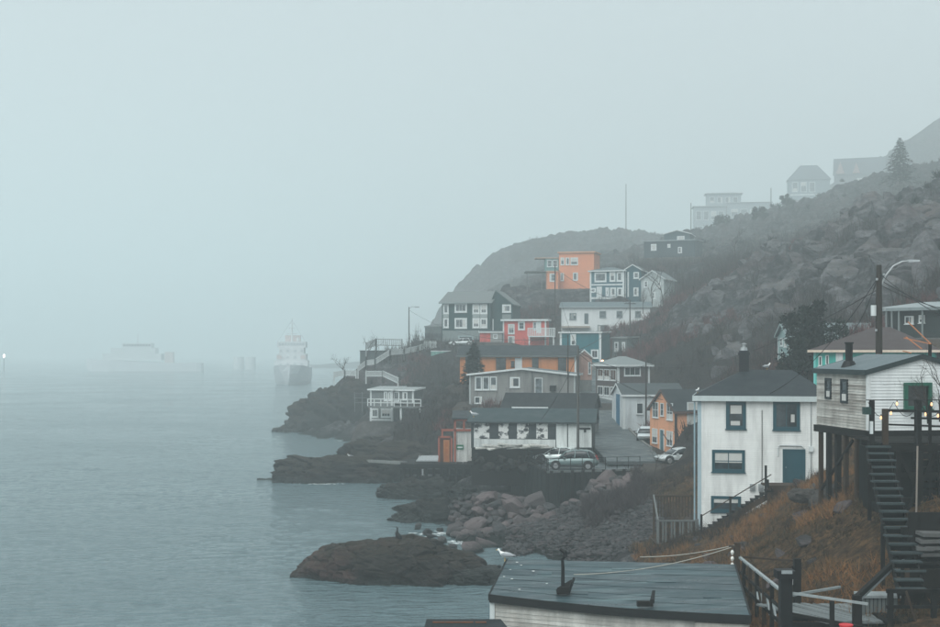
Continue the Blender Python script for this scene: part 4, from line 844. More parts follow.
rock_mass('headland_rock', 'low dark outer tip of the rocky headland in the mist', W(306,433,231)+Vector((0,0,-.6)), (5.8,4.2,2.6), .1, ROCKL, 27, .28, blocky=.7)
rock_mass('headland_rock', 'rising rock flank of the headland below the stairs', W(338,418,234)+Vector((0,0,-1.5)), (9,6.5,7.5), .2, ROCKL, 29, .22, blocky=.8, lean=.35)
rock_mass('cove_rock', 'dark rock by the surf below the point cabin', W(400,446,182)+Vector((0,0,-.8)), (7,5,2.2), 0, ROCKL, 33, .25)
rock_mass('grassy_boulder', 'big grey boulder set in the brown grass below the stilts', W(832,500,60)+Vector((0,0,-.1)), (1.0,.8,.75), .4, rock_mat('slope_rock', (.09,.085,.08,1), wet_z=.01), 37, .22, blocky=.7, sub=5)
rock_mass('grassy_boulder', 'slanting slab of rock in the brown grass near the teal door', W(806,494,64.5)+Vector((0,0,-.1)), (.9,.5,.35), -.5, rock_mat('slope_rock', (.08,.075,.07,1), wet_z=.01), 38, .22, blocky=.7, sub=5)
# crags on the right hill
ROCKC = rock_mat('crag_rock', (.115,.115,.12,1), (.12,.095,.097,1), .01, .3, objrand=False, scale=.9)
CRAGS = [(790,285,172,5,'tall pale'),(805,268,182,4.2,''),(838,285,160,5,''),(850,268,170,4,''),(872,262,166,5,''),(893,250,160,4.5,''),(765,306,166,3.5,''),(775,292,175,3.2,''),(915,268,138,5,''),(930,250,142,5,''),(925,222,172,6,''),(940,205,185,6,''),(735,332,158,3,''),(748,318,165,2.6,''),(850,236,208,5,''),(870,222,225,5,''),(820,248,205,4.5,''),(905,305,118,3,''),(760,268,225,4,''),(905,196,250,6,''),(780,252,240,4,''),(720,300,205,3.4,''),(935,178,262,7,''),(700,335,182,2.6,''),(890,290,135,4,'')]
cmesh = []
for s_ in range(8):
    v, f_ = ico(4); v = np.sign(v)*np.abs(v)**.8; n1 = fbm(v[:,0]*1.1+s_*5, v[:,1]*1.1, v[:,2]*1.1, 3, 160+s_); v = v*(.9+.3*n1)[:,None]
    for _ in range(15): d = rng.normal(size=3)*np.array([1,1,.8]); d /= np.linalg.norm(d); t = v@d; k = .42+rng.uniform(0,.3); v = v-np.outer(np.maximum(t-k,0), d)*.97
    b1, g1 = worley(v[:,0]*2.2+s_, v[:,1]*2.2, v[:,2]*3., 170+s_); v = v*(1+.07*b1-.05*np.maximum(.12-g1,0)/.12)[:,None]
    me = bpy.data.meshes.new('crag_block'); me.from_pydata(v.tolist(), [], f_.tolist()); me.update(); me.materials.append(ROCKC); cmesh.append(me)
nc = 0
for (px, py, Y, r, _) in CRAGS:
    p0 = W(px, py, Y)
    for k in range(6):
        a = rng.normal(size=2)*r*.7*(0 if k == 0 else 1); x, y = p0.x+a[0], p0.y+a[1]*1.3; q = r*(.72 if k == 0 else rng.uniform(.25,.55))
        o = bpy.data.objects.new('hillside_crag', cmesh[nc % 8]); C.objects.link(o); nc += 1
        o.location = (x, y, gz(x, y)-q*.08); o.scale = (q*rng.uniform(1.0,1.7), q*rng.uniform(.8,1.2), q*rng.uniform(.75,1.25)); o.rotation_euler = (rng.normal()*.2-.2, .55+rng.normal()*.18, .3+rng.normal()*.35)
        tag(o, 'split grey rock block cropping out of the scrubby right hillside', 'rock', 'rock outcrops on the hillside')
# boulders of the sea wall
BLD = rock_mat('boulder_stone', (.056,.057,.059,1), (.118,.092,.092,1), .7, 0, objrand=True, local=True, scale=1.6)
bmesh_ = []; IV2, IF2 = ico(3)
for s_ in range(8):
    v = np.sign(IV2)*np.abs(IV2)**.72; n1 = fbm(v[:,0]*.9+s_*7, v[:,1]*.9, v[:,2]*.9, 3, 60+s_); v = v*(.86+.36*n1)[:,None]
    for _ in range(11):      # split faces
        d = rng.normal(size=3); d /= np.linalg.norm(d); t = v@d; k = .5+rng.uniform(0,.24); v = v-np.outer(np.maximum(t-k,0), d)*.97
    me = bpy.data.meshes.new('boulder'); me.from_pydata(v.tolist(), [], IF2.tolist()); me.update(); me.materials.append(BLD); bmesh_.append(me)
nb = 0
def boulder(px, py, Y, r, lift=.25):
    global nb
    p = W(px, py, Y); g = gz(p.x, p.y); p.z = max(min(p.z, g+1.6), g+r*.1)
    o = bpy.data.objects.new('boulder', bmesh_[nb % 8]); C.objects.link(o); nb += 1
    o.location = p; o.scale = (r*rng.uniform(.9,1.4), r*rng.uniform(.8,1.15), r*rng.uniform(.6,.85)); o.rotation_euler = (rng.uniform(-.5,.5), rng.uniform(-.5,.5), rng.uniform(0,6.3))
    return o
def in_poly(x, y, poly):
    c = False
    for (a, b), (d, e) in zip(poly, poly[1:]+poly[:1]):
        if (b > y) != (e > y) and x < (d-a)*(y-b)/(e-b)+a: c = not c
    return c
heap = [(466,545),(452,528),(452,500),(478,486),(500,482),(520,492),(545,508),(575,500),(590,478),(632,474),(640,488),(600,505),(585,525),(540,535),(505,545)]
placed = []
for _ in range(4000):
    if len(placed) > 190: break
    x, y = rng.uniform(450,642), rng.uniform(474,546)
    if not in_poly(x, y, heap): continue
    r = rng.choice([.42,.6,.85,1.2], p=[.34,.3,.22,.14])
    if any((x-a)**2+((y-b)*1.35)**2 < ((r+c)*5.6)**2 for a, b, c in placed): continue
    placed.append((x, y, r)); Yd = np.interp(y, [474,500,546], [110,105.5,96.5]); o = boulder(x, y, Yd, r)
    tag(o, 'grey or pinkish boulder heaped on the shore below the timber wall', 'boulder', 'boulders heaped along the shore')
for (x, y, r) in [(443,541,.5),(451,546,.4),(462,538,.7),(428,533,.5),(440,530,.35),(472,550,.8),(485,545,.9),(418,527,.4),(395,493,.5),(403,497,.4),(408,489,.5)]:
    o = boulder(x, y, 14*F/(y-YH+2), r); tag(o, 'small black wet rock awash at the water edge', 'rock', 'rocks awash at the water edge'); o.data = o.data; 
DKB = rock_mat('dark_rubble', (.022,.024,.024,1), (.04,.034,.032,1), .9, .2, local=True, scale=1.6)
for k in range(26):
    x, y = 470+k*2.9+rng.uniform(-1,1), rng.uniform(456,470); p = W(x, y, 117.4-rng.uniform(0,1.2)); o = bpy.data.objects.new('rubble_stone', bmesh_[k % 8].copy()); C.objects.link(o); o.data.materials.clear(); o.data.materials.append(DKB)
    r = rng.uniform(.3,.6); o.location = p; o.scale = (r*1.2,r,r*.8); o.rotation_euler = tuple(rng.uniform(-.8,.8,3)); tag(o, 'dark stone in the rubble bank under the mural boathouse', 'stone', 'rubble under the boathouse')
# pebbles: uncountable beach stones in one mesh
pv, pf = ico(1); n = 0; vs, fs = [], []
while n < 5200:
    x, y = rng.uniform(505,662), rng.uniform(520,572); Yp = np.interp(y, [520,572], [101,84]); X = (x-470)*Yp/F; g = gz(X, Yp)
    if g < -.1 or g > 3 or (x > 640 and y < 528): continue
    r = rng.uniform(.06,.2)*(1 if rng.random() < .9 else 1.7); q = pv*np.array([r*rng.uniform(.8,1.5), r*rng.uniform(.8,1.3), r*rng.uniform(.4,.7)])*(1+.25*rng.normal(size=(len(pv),1))*.5)
    a = rng.uniform(0,6.3); R = np.array([[math.cos(a),-math.sin(a),0],[math.sin(a),math.cos(a),0],[0,0,1]]); vs.append(q@R.T+np.array([X, Yp, g+r*.25])); fs.append(pf+n*len(pv)); n += 1
PEB = rock_mat('pebble_stone', (.055,.055,.057,1), (.10,.078,.08,1), .35, 0, scale=5.)
o = np_mesh('beach_pebbles', np.concatenate(vs), np.concatenate(fs), PEB); tag(o, 'grey pebble beach below the boulders', 'pebbles', kind='stuff')
# surf
FOAM = paint(S(226,232,232), .6, .05)

# ------------------------------------------------------------------ vegetation
def twig_mass(name, label, cat, pts, size, ntw, mat, width=.03, spread=.75, kind='stuff', fork=2, parent=None, tints=None):
    """many bare tufts: every tuft is a fan of thin tapering, bent twigs"""
    n = len(pts); tot = n*ntw
    base = np.repeat(pts, ntw, 0)+rng.normal(size=(tot,3))*np.array([.18,.18,.02])*np.repeat(size, ntw)[:,None]
    L = np.repeat(size, ntw)*rng.uniform(.45,1.05,tot); th = rng.uniform(0,2*np.pi,tot); tilt = rng.uniform(0,spread,tot)
    d = np.stack([np.cos(th)*np.sin(tilt), np.sin(th)*np.sin(tilt), np.cos(tilt)],1)
    bend = rng.normal(size=(tot,3))*.22; d2 = d+bend; d2 /= np.linalg.norm(d2,axis=1,keepdims=True)
    side = np.cross(d, rng.normal(size=(tot,3))); side /= np.linalg.norm(side,axis=1,keepdims=True)+1e-9
    w = (width*np.sqrt(np.repeat(size, ntw)))[:,None]
    p0 = base-side*w; p1 = base+side*w; mid = base+d*(L*.5)[:,None]; p2 = mid+side*w*.6; p3 = mid-side*w*.6; tip = mid+d2*(L*.5)[:,None]
    f1 = mid+(d2*.4+side*.7)*(L*.36)[:,None]; f2 = mid+(d2*.4-side*.7)*(L*.36)[:,None]
    v = np.stack([p0,p1,p2,p3,tip,f1,f2],1).reshape(-1,3); k = np.arange(tot)[:,None]*7
    f = np.concatenate([k+np.array([[0,1,2]]), k+np.array([[0,2,3]]), k+np.array([[3,2,4]]), k+np.array([[3,2,5]]), k+np.array([[3,2,6]])])
    tint = np.repeat(np.clip(np.repeat(rng.uniform(0,1,n) if tints is None else tints, ntw)*.65+rng.uniform(0,.35,tot),0,1), 7)
    o = np_mesh(name, v, f, mat, parent, False, {'tint': tint})
    if parent is None: tag(o, label, cat, kind=kind)
    return o
def scatter(n, cond):
    """area-weighted random points of the terrain that satisfy cond(x, y, z)"""
    c0 = V[TF4k[:,0]]; e1 = V[TF4k[:,1]]-c0; e2 = V[TF4k[:,3]]-c0; ar = np.linalg.norm(np.cross(e1,e2),axis=1)
    ok = cond(c0[:,0], c0[:,1], c0[:,2]); ar = ar*ok; pr = ar/ar.sum(); i = rng.choice(len(ar), n, p=pr)
    return c0[i]+e1[i]*rng.random((n,1))+e2[i]*rng.random((n,1))
def vis(x, y, z):   # roughly what the camera could see, with a margin
    px = 470+F*x/y; return (px > 250) & (px < 1060)
CX = np.array([[W(a,b,c).x, W(a,b,c).y, d] for (a,b,c,d,_) in CRAGS])
def offcrag(x, y):
    k = np.ones(len(x), bool)
    for (cx, cyy, r) in CX: k &= (x-cx)**2+((y-cyy)/1.4)**2 > (r*.75)**2
    return k
def free(x, y): return gmask(padw, x, y) < .62
SCR = foliage((.011,.010,.010,1), (.060,.048,.045,1), 'bare_scrub'); SCR2 = foliage((.034,.014,.016,1), (.17,.080,.077,1), 'reddish_scrub'); GRS = foliage((.014,.012,.008,1), (.23,.115,.050,1), 'dead_grass'); EVG = foliage((.004,.007,.006,1), (.018,.026,.020,1), 'evergreen')
def okrock(x, y, t): return gmask(rockm, x, y) < t
pn = lambda x, y: vnoise(x*.07, y*.07, None, 77)
p = scatter(11500, lambda x,y,z: vis(x,y,z)&(y > 112)&(y < 760)&(z > 4)&free(x,y)&okrock(x,y,.62)&offcrag(x,y))
twig_mass('hillside_scrub', 'bare grey brown scrub covering the steep hillside', 'scrub', p, rng.uniform(.7,2.0,len(p)), 10, SCR, .045)
p = scatter(2600, lambda x,y,z: vis(x,y,z)&(y > 118)&(y < 330)&(z > 9)&free(x,y)&okrock(x,y,.7)&(pn(x-31,y+17) > -.1)&offcrag(x,y))
twig_mass('sapling_brush', 'thin upright bare saplings standing through the hillside scrub', 'brush', p, rng.uniform(1.8,4.2,len(p)), 9, SCR, .026, .42)
p = scatter(2400, lambda x,y,z: vis(x,y,z)&(y > 112)&(y < 300)&(z > 4)&free(x,y)&okrock(x,y,.6)&(pn(x,y) > .08))
twig_mass('reddish_scrub', 'reddish bare bushes in patches on the hillside', 'scrub', p, rng.uniform(.8,2.0,len(p)), 16, SCR2, .04)
p = scatter(550, lambda x,y,z: vis(x,y,z)&(y > 120)&(y < 560)&(z > 8)&free(x,y)&(pn(x+40,y) > .3))
twig_mass('dark_shrubs', 'low dark evergreen shrubs scattered over the hillside', 'shrubs', p, rng.uniform(.9,2.2,len(p)), 50, EVG, .06, 1.3)
p = scatter(12000, lambda x,y,z: vis(x,y,z)&(y < 112)&(gmask(grassm,x,y) > .3)&free(x,y)&(vnoise(x*.55,y*.4,None,301) > -.45))
cl_ = np.clip(.5+.55*vnoise(p[:,0]*.32, p[:,1]*.25, None, 311)+.35*vnoise(p[:,0]*1.1, p[:,1]*.9, None, 313), 0, 1)
twig_mass('brown_grass', 'rust brown dead grass on the bank below the cabin', 'grass', p, (.2+.5*cl_)*rng.uniform(.7,1.2,len(p)), 7, GRS, .02, 1.1, tints=cl_)
p = scatter(600, lambda x,y,z: vis(x,y,z)&(y < 110)&(y > 50)&(gmask(grassm,x,y) > .3)&free(x,y)&(pn(x*3,y*3) > .15))
twig_mass('bank_weeds', 'dark bare weeds standing in the brown bank grass', 'weeds', p, rng.uniform(.5,1.1,len(p)), 14, SCR, .016, .8)
for k in range(26):
    px, Yk = rng.uniform(690,862), rng.uniform(50,76); x = (px-470)*Yk/F
    o = bpy.data.objects.new('bank_stone', bmesh_[k % 8]); C.objects.link(o); r = rng.uniform(.16,.5); o.location = (x, Yk, gz(x, Yk)+r*.1); o.scale = (r*1.3, r, r*.7); o.rotation_euler = tuple(rng.uniform(-.6,.6,3)); tag(o, 'stone showing through the brown grass of the bank', 'stone', 'stones in the grass bank')
# dark tangled bush between the boulders and the fence
p = scatter(420, lambda x,y,z: (np.abs(470+F*x/y-614) < 30)&(y > 94)&(y < 107)&(z > .8))
BRAM = foliage((.026,.022,.024,1), (.085,.068,.070,1), 'bramble_twigs')
twig_mass('bramble_thicket', 'dark tangled bramble thicket on the slope above the pebble beach', 'bush', p, rng.uniform(.7,1.35,len(p)), 26, BRAM, .02, 1.2)
p = scatter(900, lambda x,y,z: (470+F*x/y > 395)&(470+F*x/y < 475)&(y > 132)&(y < 215)&(z > 2.5)&free(x,y))
twig_mass('cove_scrub', 'bare scrub on the slope between the point cabin and the red shed', 'scrub', p, rng.uniform(.6,1.5,len(p)), 18, SCR, .03)

def bare_tree(name, label, base, height, seed, mat, spreadk=1., group=None, levels=4, r0=None):
    rr = random.Random(seed); m = MB(); t = MB(); r0 = r0 or height*.013
    def grow(p, d, L, r, lev, tgt):
        pts = [p]; q = p.copy(); dd = d.copy()
        for _ in range(3):
            dd = (dd+Vector((rr.gauss(0,.12),rr.gauss(0,.12),rr.gauss(.05,.07)))).normalized(); q = q+dd*L/3; pts.append(q.copy())
        tgt.tube(pts, [r, r*.85, r*.7, r*.55], 4 if lev else 6, cap=False)
        if lev >= levels: return
        for k in range(rr.choice([2,3,3]) if lev else 5):
            s_ = pts[rr.choice([1,2,3,3])]; a = rr.uniform(0,6.28); tl = rr.uniform(.35,.95)*spreadk
            side = dd.cross(Vector((math.cos(a),math.sin(a),.3))).normalized()
            nd = (dd*math.cos(tl)+side*math.sin(tl)+Vector((0,0,.18))).normalized(); grow(s_, nd, L*rr.uniform(.5,.72), r*.5, lev+1, m)
    o = thing(name, label, 'tree', base, 0, group); grow(Vector((0,0,-.3)), Vector((0,0,1)), height*.42, r0, 0, t)
    t.build('trunk', mat, o); m.build('crown', mat, o); return o
def spruce(label, base, height, rad, seed, group=None, dens=1.):
    rr = np.random.default_rng(seed); o = thing('spruce_tree', label, 'tree', base, 0, group)
    MB().tube([(0,0,-.5),(0,0,height*.5),(0,0,height*.97)], [height*.022, height*.014, .02], 6).build('trunk', POLEW, o)
    vs, tn = [], []; nl = int(22*dens)
    for i in range(nl):
        t = (i+.5)/nl; z = height*(.06+.92*t); R = rad*(1-t)**.85*(.8+.35*rr.random())+.12
        nbr = 9
        for k in range(nbr):
            a = 2*np.pi*(k+rr.random())/nbr; Rk = R*rr.uniform(.7,1.15); dv = np.array([np.cos(a),np.sin(a),0]); sd = np.array([-np.sin(a),np.cos(a),0]); z0 = z+rr.normal()*.12
            for q in range(14):
                s_ = rr.uniform(.12,1); c = dv*Rk*s_+np.array([0,0,z0-Rk*.32*s_**1.4+.1*s_]); l = .22*R**.5+.12; w = l*.45
                u = dv*rr.uniform(.3,1)+sd*rr.normal()*.7+np.array([0,0,rr.normal()*.25-.1]); u /= np.linalg.norm(u); x = np.cross(u, rr.normal(size=3)); x /= np.linalg.norm(x)
                vs += [c-x*w*.5, c+x*w*.5, c+u*l*1.6]; tn += [rr.random()]*3
    np_mesh('crown', np.array(vs), np.arange(len(vs)).reshape(-1,3), EVG, o, False, {'tint': tn}); return o
def leafy(name, label, base, size, seed, nleaf, leaf, mat, group=None, clumps=26):
    rr = np.random.default_rng(seed); o = thing(name, label, 'tree', base, 0, group); sx, sy, sz_ = size; tm = MB()
    cl = rr.normal(size=(clumps,3)); cl /= np.linalg.norm(cl,axis=1,keepdims=True); cl *= rr.uniform(.35,.95,(clumps,1)); cl = cl*np.array([sx,sy,sz_*.5])+np.array([0,0,sz_*.55])
    tm.tube([(0,0,-1),(0,0,sz_*.3),(0,0,sz_*.6)], [sz_*.04,sz_*.03,sz_*.015], 6)
    for c in cl[::2]: tm.tube([(0,0,sz_*.25), tuple(c*.5+np.array([0,0,sz_*.2])), tuple(c)], [sz_*.018,sz_*.011,.02], 4)
    tm.build('trunk', POLEW, o); i = rr.integers(0, clumps, nleaf); rad = rr.uniform(.22,.42,clumps)*min(sx,sz_)
    d = rr.normal(size=(nleaf,3)); d /= np.linalg.norm(d,axis=1,keepdims=True); c = cl[i]+d*(rad[i]*rr.random(nleaf)**.4)[:,None]; c[:,2] = np.maximum(c[:,2], .05)
    u = rr.normal(size=(nleaf,3)); u /= np.linalg.norm(u,axis=1,keepdims=True); x = np.cross(u, rr.normal(size=(nleaf,3))); x /= np.linalg.norm(x,axis=1,keepdims=True)
    v = np.stack([c-x*leaf*.5, c+x*leaf*.5, c+u*leaf*1.5],1).reshape(-1,3)
    np_mesh('crown', v, np.arange(len(v)).reshape(-1,3), mat, o, False, {'tint': np.repeat(np.clip(.3*rr.random(nleaf)+.7*np.repeat(rr.random(clumps),1)[i],0,1),3)}); return o
def on_ground(px, Y, dz=0): x = (px-470)*Y/F; return Vector((x, Y, gz(x, Y)+dz))
def at_z(px, py, Y): return W(px, py, Y)
leafy('evergreen_tree', 'dark dense round evergreen above the white house roof', at_z(811,392,108), (2.7,2.4,7.4), 5, 9000, .22, EVG, clumps=40)
spruce('dark spruce beside the left end of the long orange house', at_z(474,386,165), 5.6, 1.7, 3)
spruce('tall misty spruce on the ridge near the pink gables', at_z(900,182,360), 12.6, 5.0, 9)
leafy('evergreen_tree', 'small dark shrub tree on the foggy slope below the modern house', at_z(759,228,420), (2.8,2.4,7), 15, 2200, .35, EVG, clumps=14)
leafy('evergreen_tree', 'upright dark shrub on the foggy ridge right of the modern house', at_z(785,216,430), (2.4,2.4,7.2), 16, 2200, .35, EVG, clumps=14)
leafy('evergreen_tree', 'dark bushy tree just under the modern house in fog', at_z(723,242,440), (5,4,10), 17, 3000, .4, EVG, clumps=18)
BARK = plain((.045,.038,.034,1), .9, name='bark')
for (lab, px, py, Y, h, sp, sd) in [('bare tree on the misty ridge left of the white steps',344,378,238,6.5,1.1,1),('bare bushy tree at the railed lookout on the headland',367,362,240,7,1.2,2),('bare shrub tree beside the lookout railing',376,356,243,4.8,1.2,3),
    ('bare tree before the pale gabled house',652,305,238,8.5,1.,4),('second bare tree right of the pale gabled house',663,303,232,9,1.,5),('thin bare tree at the foot of the pale gabled house',643,312,230,6,1.1,6),
    ('bare tree on the slope above the pale roof house',668,345,185,7,1.1,7),('bare sapling above the orange gabled house roof',690,370,150,5.5,1.1,8),('bare bush in front of the grey low house',511,409,143,3.0,1.25,9),('small bare bush by the grey house wall',523,408,143,2.4,1.3,10),
    ('bare sapling on the crag left of the street lamp',752,300,180,6,1.,11),('bare tree in scrub below the modern house',737,262,250,8,1.1,12),('bare tree low on the slope beside the evergreen',765,345,140,5.5,1.1,13),('leaning bare tree in front of the cabin end wall',928,416,50.3,2.9,1.15,14),('thin bare shrub at the right edge before the cabin',940,414,49.8,3.1,1.1,15),
    ('bare alder clump on the slope left of the evergreen',722,352,150,5,1.2,16),('bare bush on the bank beside the car park',655,474,104,3,1.2,17),('thin bare bush on the bank left of the white house',668,486,98,2.6,1.2,18),('bare shrub below the red house',530,352,205,3.5,1.3,19),('bare bush at the left foot of the orange hill house',545,300,275,5,1.2,20)]:
    bare_tree('bare_tree', lab, W(px,py,Y), h, sd*13, BARK, sp)

# ------------------------------------------------------------------ foreground shed
SZF, SZB = 5.62, 6.02
c00, c10 = Vector(((489-470)*45.0/F,45.0,SZF)), Vector(((750.5-470)*41.4/F,41.4,SZF)); c01, c11 = Vector(((507-470)*50.2/F,50.2,SZB)), Vector(((735-470)*49.0/F,49.0,SZB))
fs_ = thing('waterside_shed', 'low white shed with a blue green felt roof in the foreground', 'shed', (c00.x, c00.y, 0))
O_ = Vector((c00.x, c00.y, 0))
def rp(u, v, dz=0.):
    p = c00.lerp(c10, u).lerp(c01.lerp(c11, u), v); sag = -.10*math.sin(math.pi*u)*(1-v)
    return p-O_+Vector((0,0,dz+sag))
FELT = roofing(S(62,92,100), wet=.8)
def felt_mat():
    m, nt, b = nodes_of('roofing_felt'); co = coords(nt); oi = N(nt,'ShaderNodeObjectInfo')
    n1 = noise(nt, mapping(nt, co, (.5,2,2)), .9, 6, .65); n2 = noise(nt, co, 14, 4); n3 = noise(nt, mapping(nt, co, (.15,1.6,1)), 2., 5, .7)
    col = ramp(nt, n1, [(.3,S(34,50,56)),(.5,S(50,72,78)),(.7,S(74,98,103))]); col = mixc(nt, math_(nt,'MULTIPLY',oi.outputs['Random'],.8), col, S(34,52,58))
    col = mixc(nt, ramp(nt, n3, [(.54,(0,0,0,1)),(.66,(.7,.7,.7,1))]), col, S(104,124,126)); col = mixc(nt, ramp(nt, noise(nt, co, 3.1, 6, .75), [(.68,(0,0,0,1)),(.74,(.8,.8,.8,1))]), col, S(30,40,44))
    nt.links.new(col, b.inputs['Base Color']); nt.links.new(ramp(nt, n1, [(.3,(.22,.22,.22)),(.7,(.6,.6,.6))]), b.inputs['Roughness']); bump(nt, b, n2, .2, .02); return m
FM = felt_mat(); NS = 7
for k in range(NS):
    v0, v1 = max(0,(k+[0,.12,-.1,.06,-.05,.1,-.08][k])/NS), (k+1.12)/NS if k < NS-1 else 1.; m = MB(); nu = 12
    for j in range(nu):
        u0, u1 = j/nu, (j+1)/nu; w0, w1 = [.004*math.sin(j*2.9+k*2.3+q) for q in (0,2.9)]
        m.hexa([rp(u0,v0,.0),rp(u1,v0,.0),rp(u1,v1,-.02),rp(u0,v1,-.02),rp(u0,v0+w0,.016),rp(u1,v0+w1,.016),rp(u1,v1,.004),rp(u0,v1,.004)])
    m.build('roofing_strip', FM, fs_)
for (pu, pv_, du, dv) in ((.30,.2,.09,.11),(.62,.55,.12,.1),(.84,.28,.07,.13),(.16,.6,.06,.1),(.47,.8,.1,.08)):
    MB().hexa([rp(pu,pv_,.01),rp(pu+du,pv_+.01,.01),rp(pu+du,pv_+dv,.01),rp(pu+.004,pv_+dv,.01),rp(pu,pv_,.034),rp(pu+du,pv_+.01,.03),rp(pu+du,pv_+dv,.024),rp(pu+.004,pv_+dv,.03)]).build('felt_patch', FM, fs_)
FASC = paint(S(18,21,23), .7, .3); m = MB()
for j in range(12): 
    p, q = rp(j/12,0,0), rp((j+1)/12,0,0); n_ = Vector((0,-.06,0)); dz0, dz1 = Vector((0,0,-.24)), Vector((0,0,.035))
    m.hexa([p+n_+dz0, q+n_+dz0, q+dz0-n_*.1, p+dz0-n_*.1, p+n_+dz1, q+n_+dz1, q+dz1-n_*.1, p+dz1-n_*.1])
m.build('fascia', FASC, fs_)
for (ua, vb) in ((0,1),(1,1)):
    p, q = rp(ua,0), rp(ua,1); MB().bar(p+Vector((0,0,-.08)), q+Vector((0,0,-.08)), .06, .22).build('fascia', FASC, fs_)
SID = clap(S(214,213,206), .14, .35, weather=.5, bumpy=False)
def siding(a, b, ztop0, ztop1, zbot, name):      # one mesh object per board course
    n_ = int((max(ztop0,ztop1)-zbot)/.145); d = (b-a).normalized(); nn = Vector((d.y,-d.x,0))
    for k in range(n_):
        z0, z1 = zbot+k*.145, zbot+(k+1)*.145
        MB().hexa([Vector((a.x,a.y,z0)),Vector((b.x,b.y,z0)),Vector((b.x,b.y,z0))+nn*.03,Vector((a.x,a.y,z0))+nn*.03,Vector((a.x,a.y,z1)),Vector((b.x,b.y,z1)),Vector((b.x,b.y,z1))+nn*.008,Vector((a.x,a.y,z1))+nn*.008]).build(name, SID, fs_)
A_, B_ = rp(.01,.025), rp(.99,.025); A2, B2 = rp(.01,.97), rp(.99,.97)
siding(A_, B_, 5.5, 5.5, 3.3, 'board'); siding(A2, A_, 5.5, 5.5, 3.3, 'board'); siding(B_, B2, 5.5, 5.5, 3.3, 'board')
nv = Vector((0,-1,0))
MB().hexa([Vector((p.x,p.y,z)) for z in (.2,3.3) for p in (A_,B_,B2,A2)]).build('base', DARKWOOD, fs_)
MB().box(A_.x-.07, A_.y-.1, 3.2, A_.x+.09, A_.y+.12, 5.55).build('corner_board', paint(S(220,226,226)), fs_)
pr = rp(.80,.02); MB().hexa([pr+Vector((0,-.12,-.62)), B_+Vector((.05,-.12,-.62)), B_+Vector((.05,-.05,-.62)), pr+Vector((0,-.05,-.62)), pr+Vector((0,-.12,-.30)), B_+Vector((.05,-.12,-.30)), B_+Vector((.05,-.05,-.30)), pr+Vector((0,-.05,-.30))]).build('patch_boards', clap(S(196,192,184), .14, .4, weather=.4), fs_)
# things on the shed roof
def roof_at(px, py):       # photo point on the roof plane -> world
    best = None
    for v in np.linspace(0,1,60):
        a, b = rp(0,v)+O_, rp(1,v)+O_
        for u in np.linspace(0,1,80):
            p = a.lerp(b,u); d_ = (470+F*p.x/p.y-px)**2+(YH-F*(p.z-CZ)/p.y-py)**2
            if best is None or d_ < best[0]: best = (d_, p)
    return best[1]
bp = roof_at(563,593); t = thing('iron_davit', 'dark iron post with a crooked top standing on the shed roof', 'post', bp)
MB().tube([(0,0,0),(0,0,.9),(-.02,0,1.2)], [.07,.06,.05], 8).build('shaft', IRON, t); MB().tube([(-.02,0,1.15),(.08,-.02,1.28),(.06,0,1.42),(-.1,.02,1.52)], [.08,.09,.08,.05], 8).build('hook', IRON, t)
MB().hexa([(-.22,-.2,0),(.22,-.2,0),(.26,.3,.06),(-.22,.3,.06),(-.2,-.16,.22),(.2,-.16,.22),(.36,.3,.42),(.3,.3,.42)]).build('foot_block', DARKWOOD, t); MB().bar((.2,-.1,.05), (.42,.45,.45), .07).build('brace', IRON, t)
bp = roof_at(647,606); t = thing('roof_bracket', 'dark timber bracket box low on the shed roof edge', 'bracket', bp)
MB().box(-.3,-.12,0,.22,.12,.16).build('block', DARKWOOD, t); MB().hexa([(.1,-.1,.1),(.26,-.1,.1),(.34,.4,.1),(.2,.4,.1),(.12,-.1,.22),(.26,-.1,.22),(.36,.4,.44),(.26,.4,.44)]).build('wedge', IRON, t)
# splashes of droppings
DROP = paint(S(225,228,225), .8, .0)
for (a, b) in ((521,566),(511,571),(513,580),(534,572),(546,584),(505,578),(519,590),(516,563)):
    p = roof_at(a, b); o = MB().add([(math.cos(k)*rng.uniform(.03,.07), math.sin(k)*rng.uniform(.03,.09), 0) for k in np.linspace(0,6.28,9)[:-1]], [tuple(range(8))]).build('bird_dropping', DROP); o.location = p+Vector((0,0,.036)); tag(o, 'white bird dropping splashed on the left end of the felt roof', 'dropping', 'droppings on the felt roof')
# second shed roof, bottom left
q0 = W(425,619,40.5); t = thing('lower_shed', 'edge of a dark lower shed roof with rusty trim at the bottom', 'shed', q0)
MB().hexa([(-.1,-3,-.35),(3.0,-3,-.35),(2.35,0,-.12),(.05,0,-.12),(-.1,-3,-.27),(3.0,-3,-.27),(2.35,0,0),(.05,0,0)]).build('roof', DARKROOF, t); MB().box(0,-2.6,-3,2.6,-.3,-.3).build('wall', DARKWOOD, t)
for (xa_, xb_) in ((.25,.62),(.64,1.5),(1.56,1.9)): MB().box(xa_,-.42,-.07,xb_,-.3,-.012).build('rusty_trim', paint(S(104,64,40), .8, .6), t)

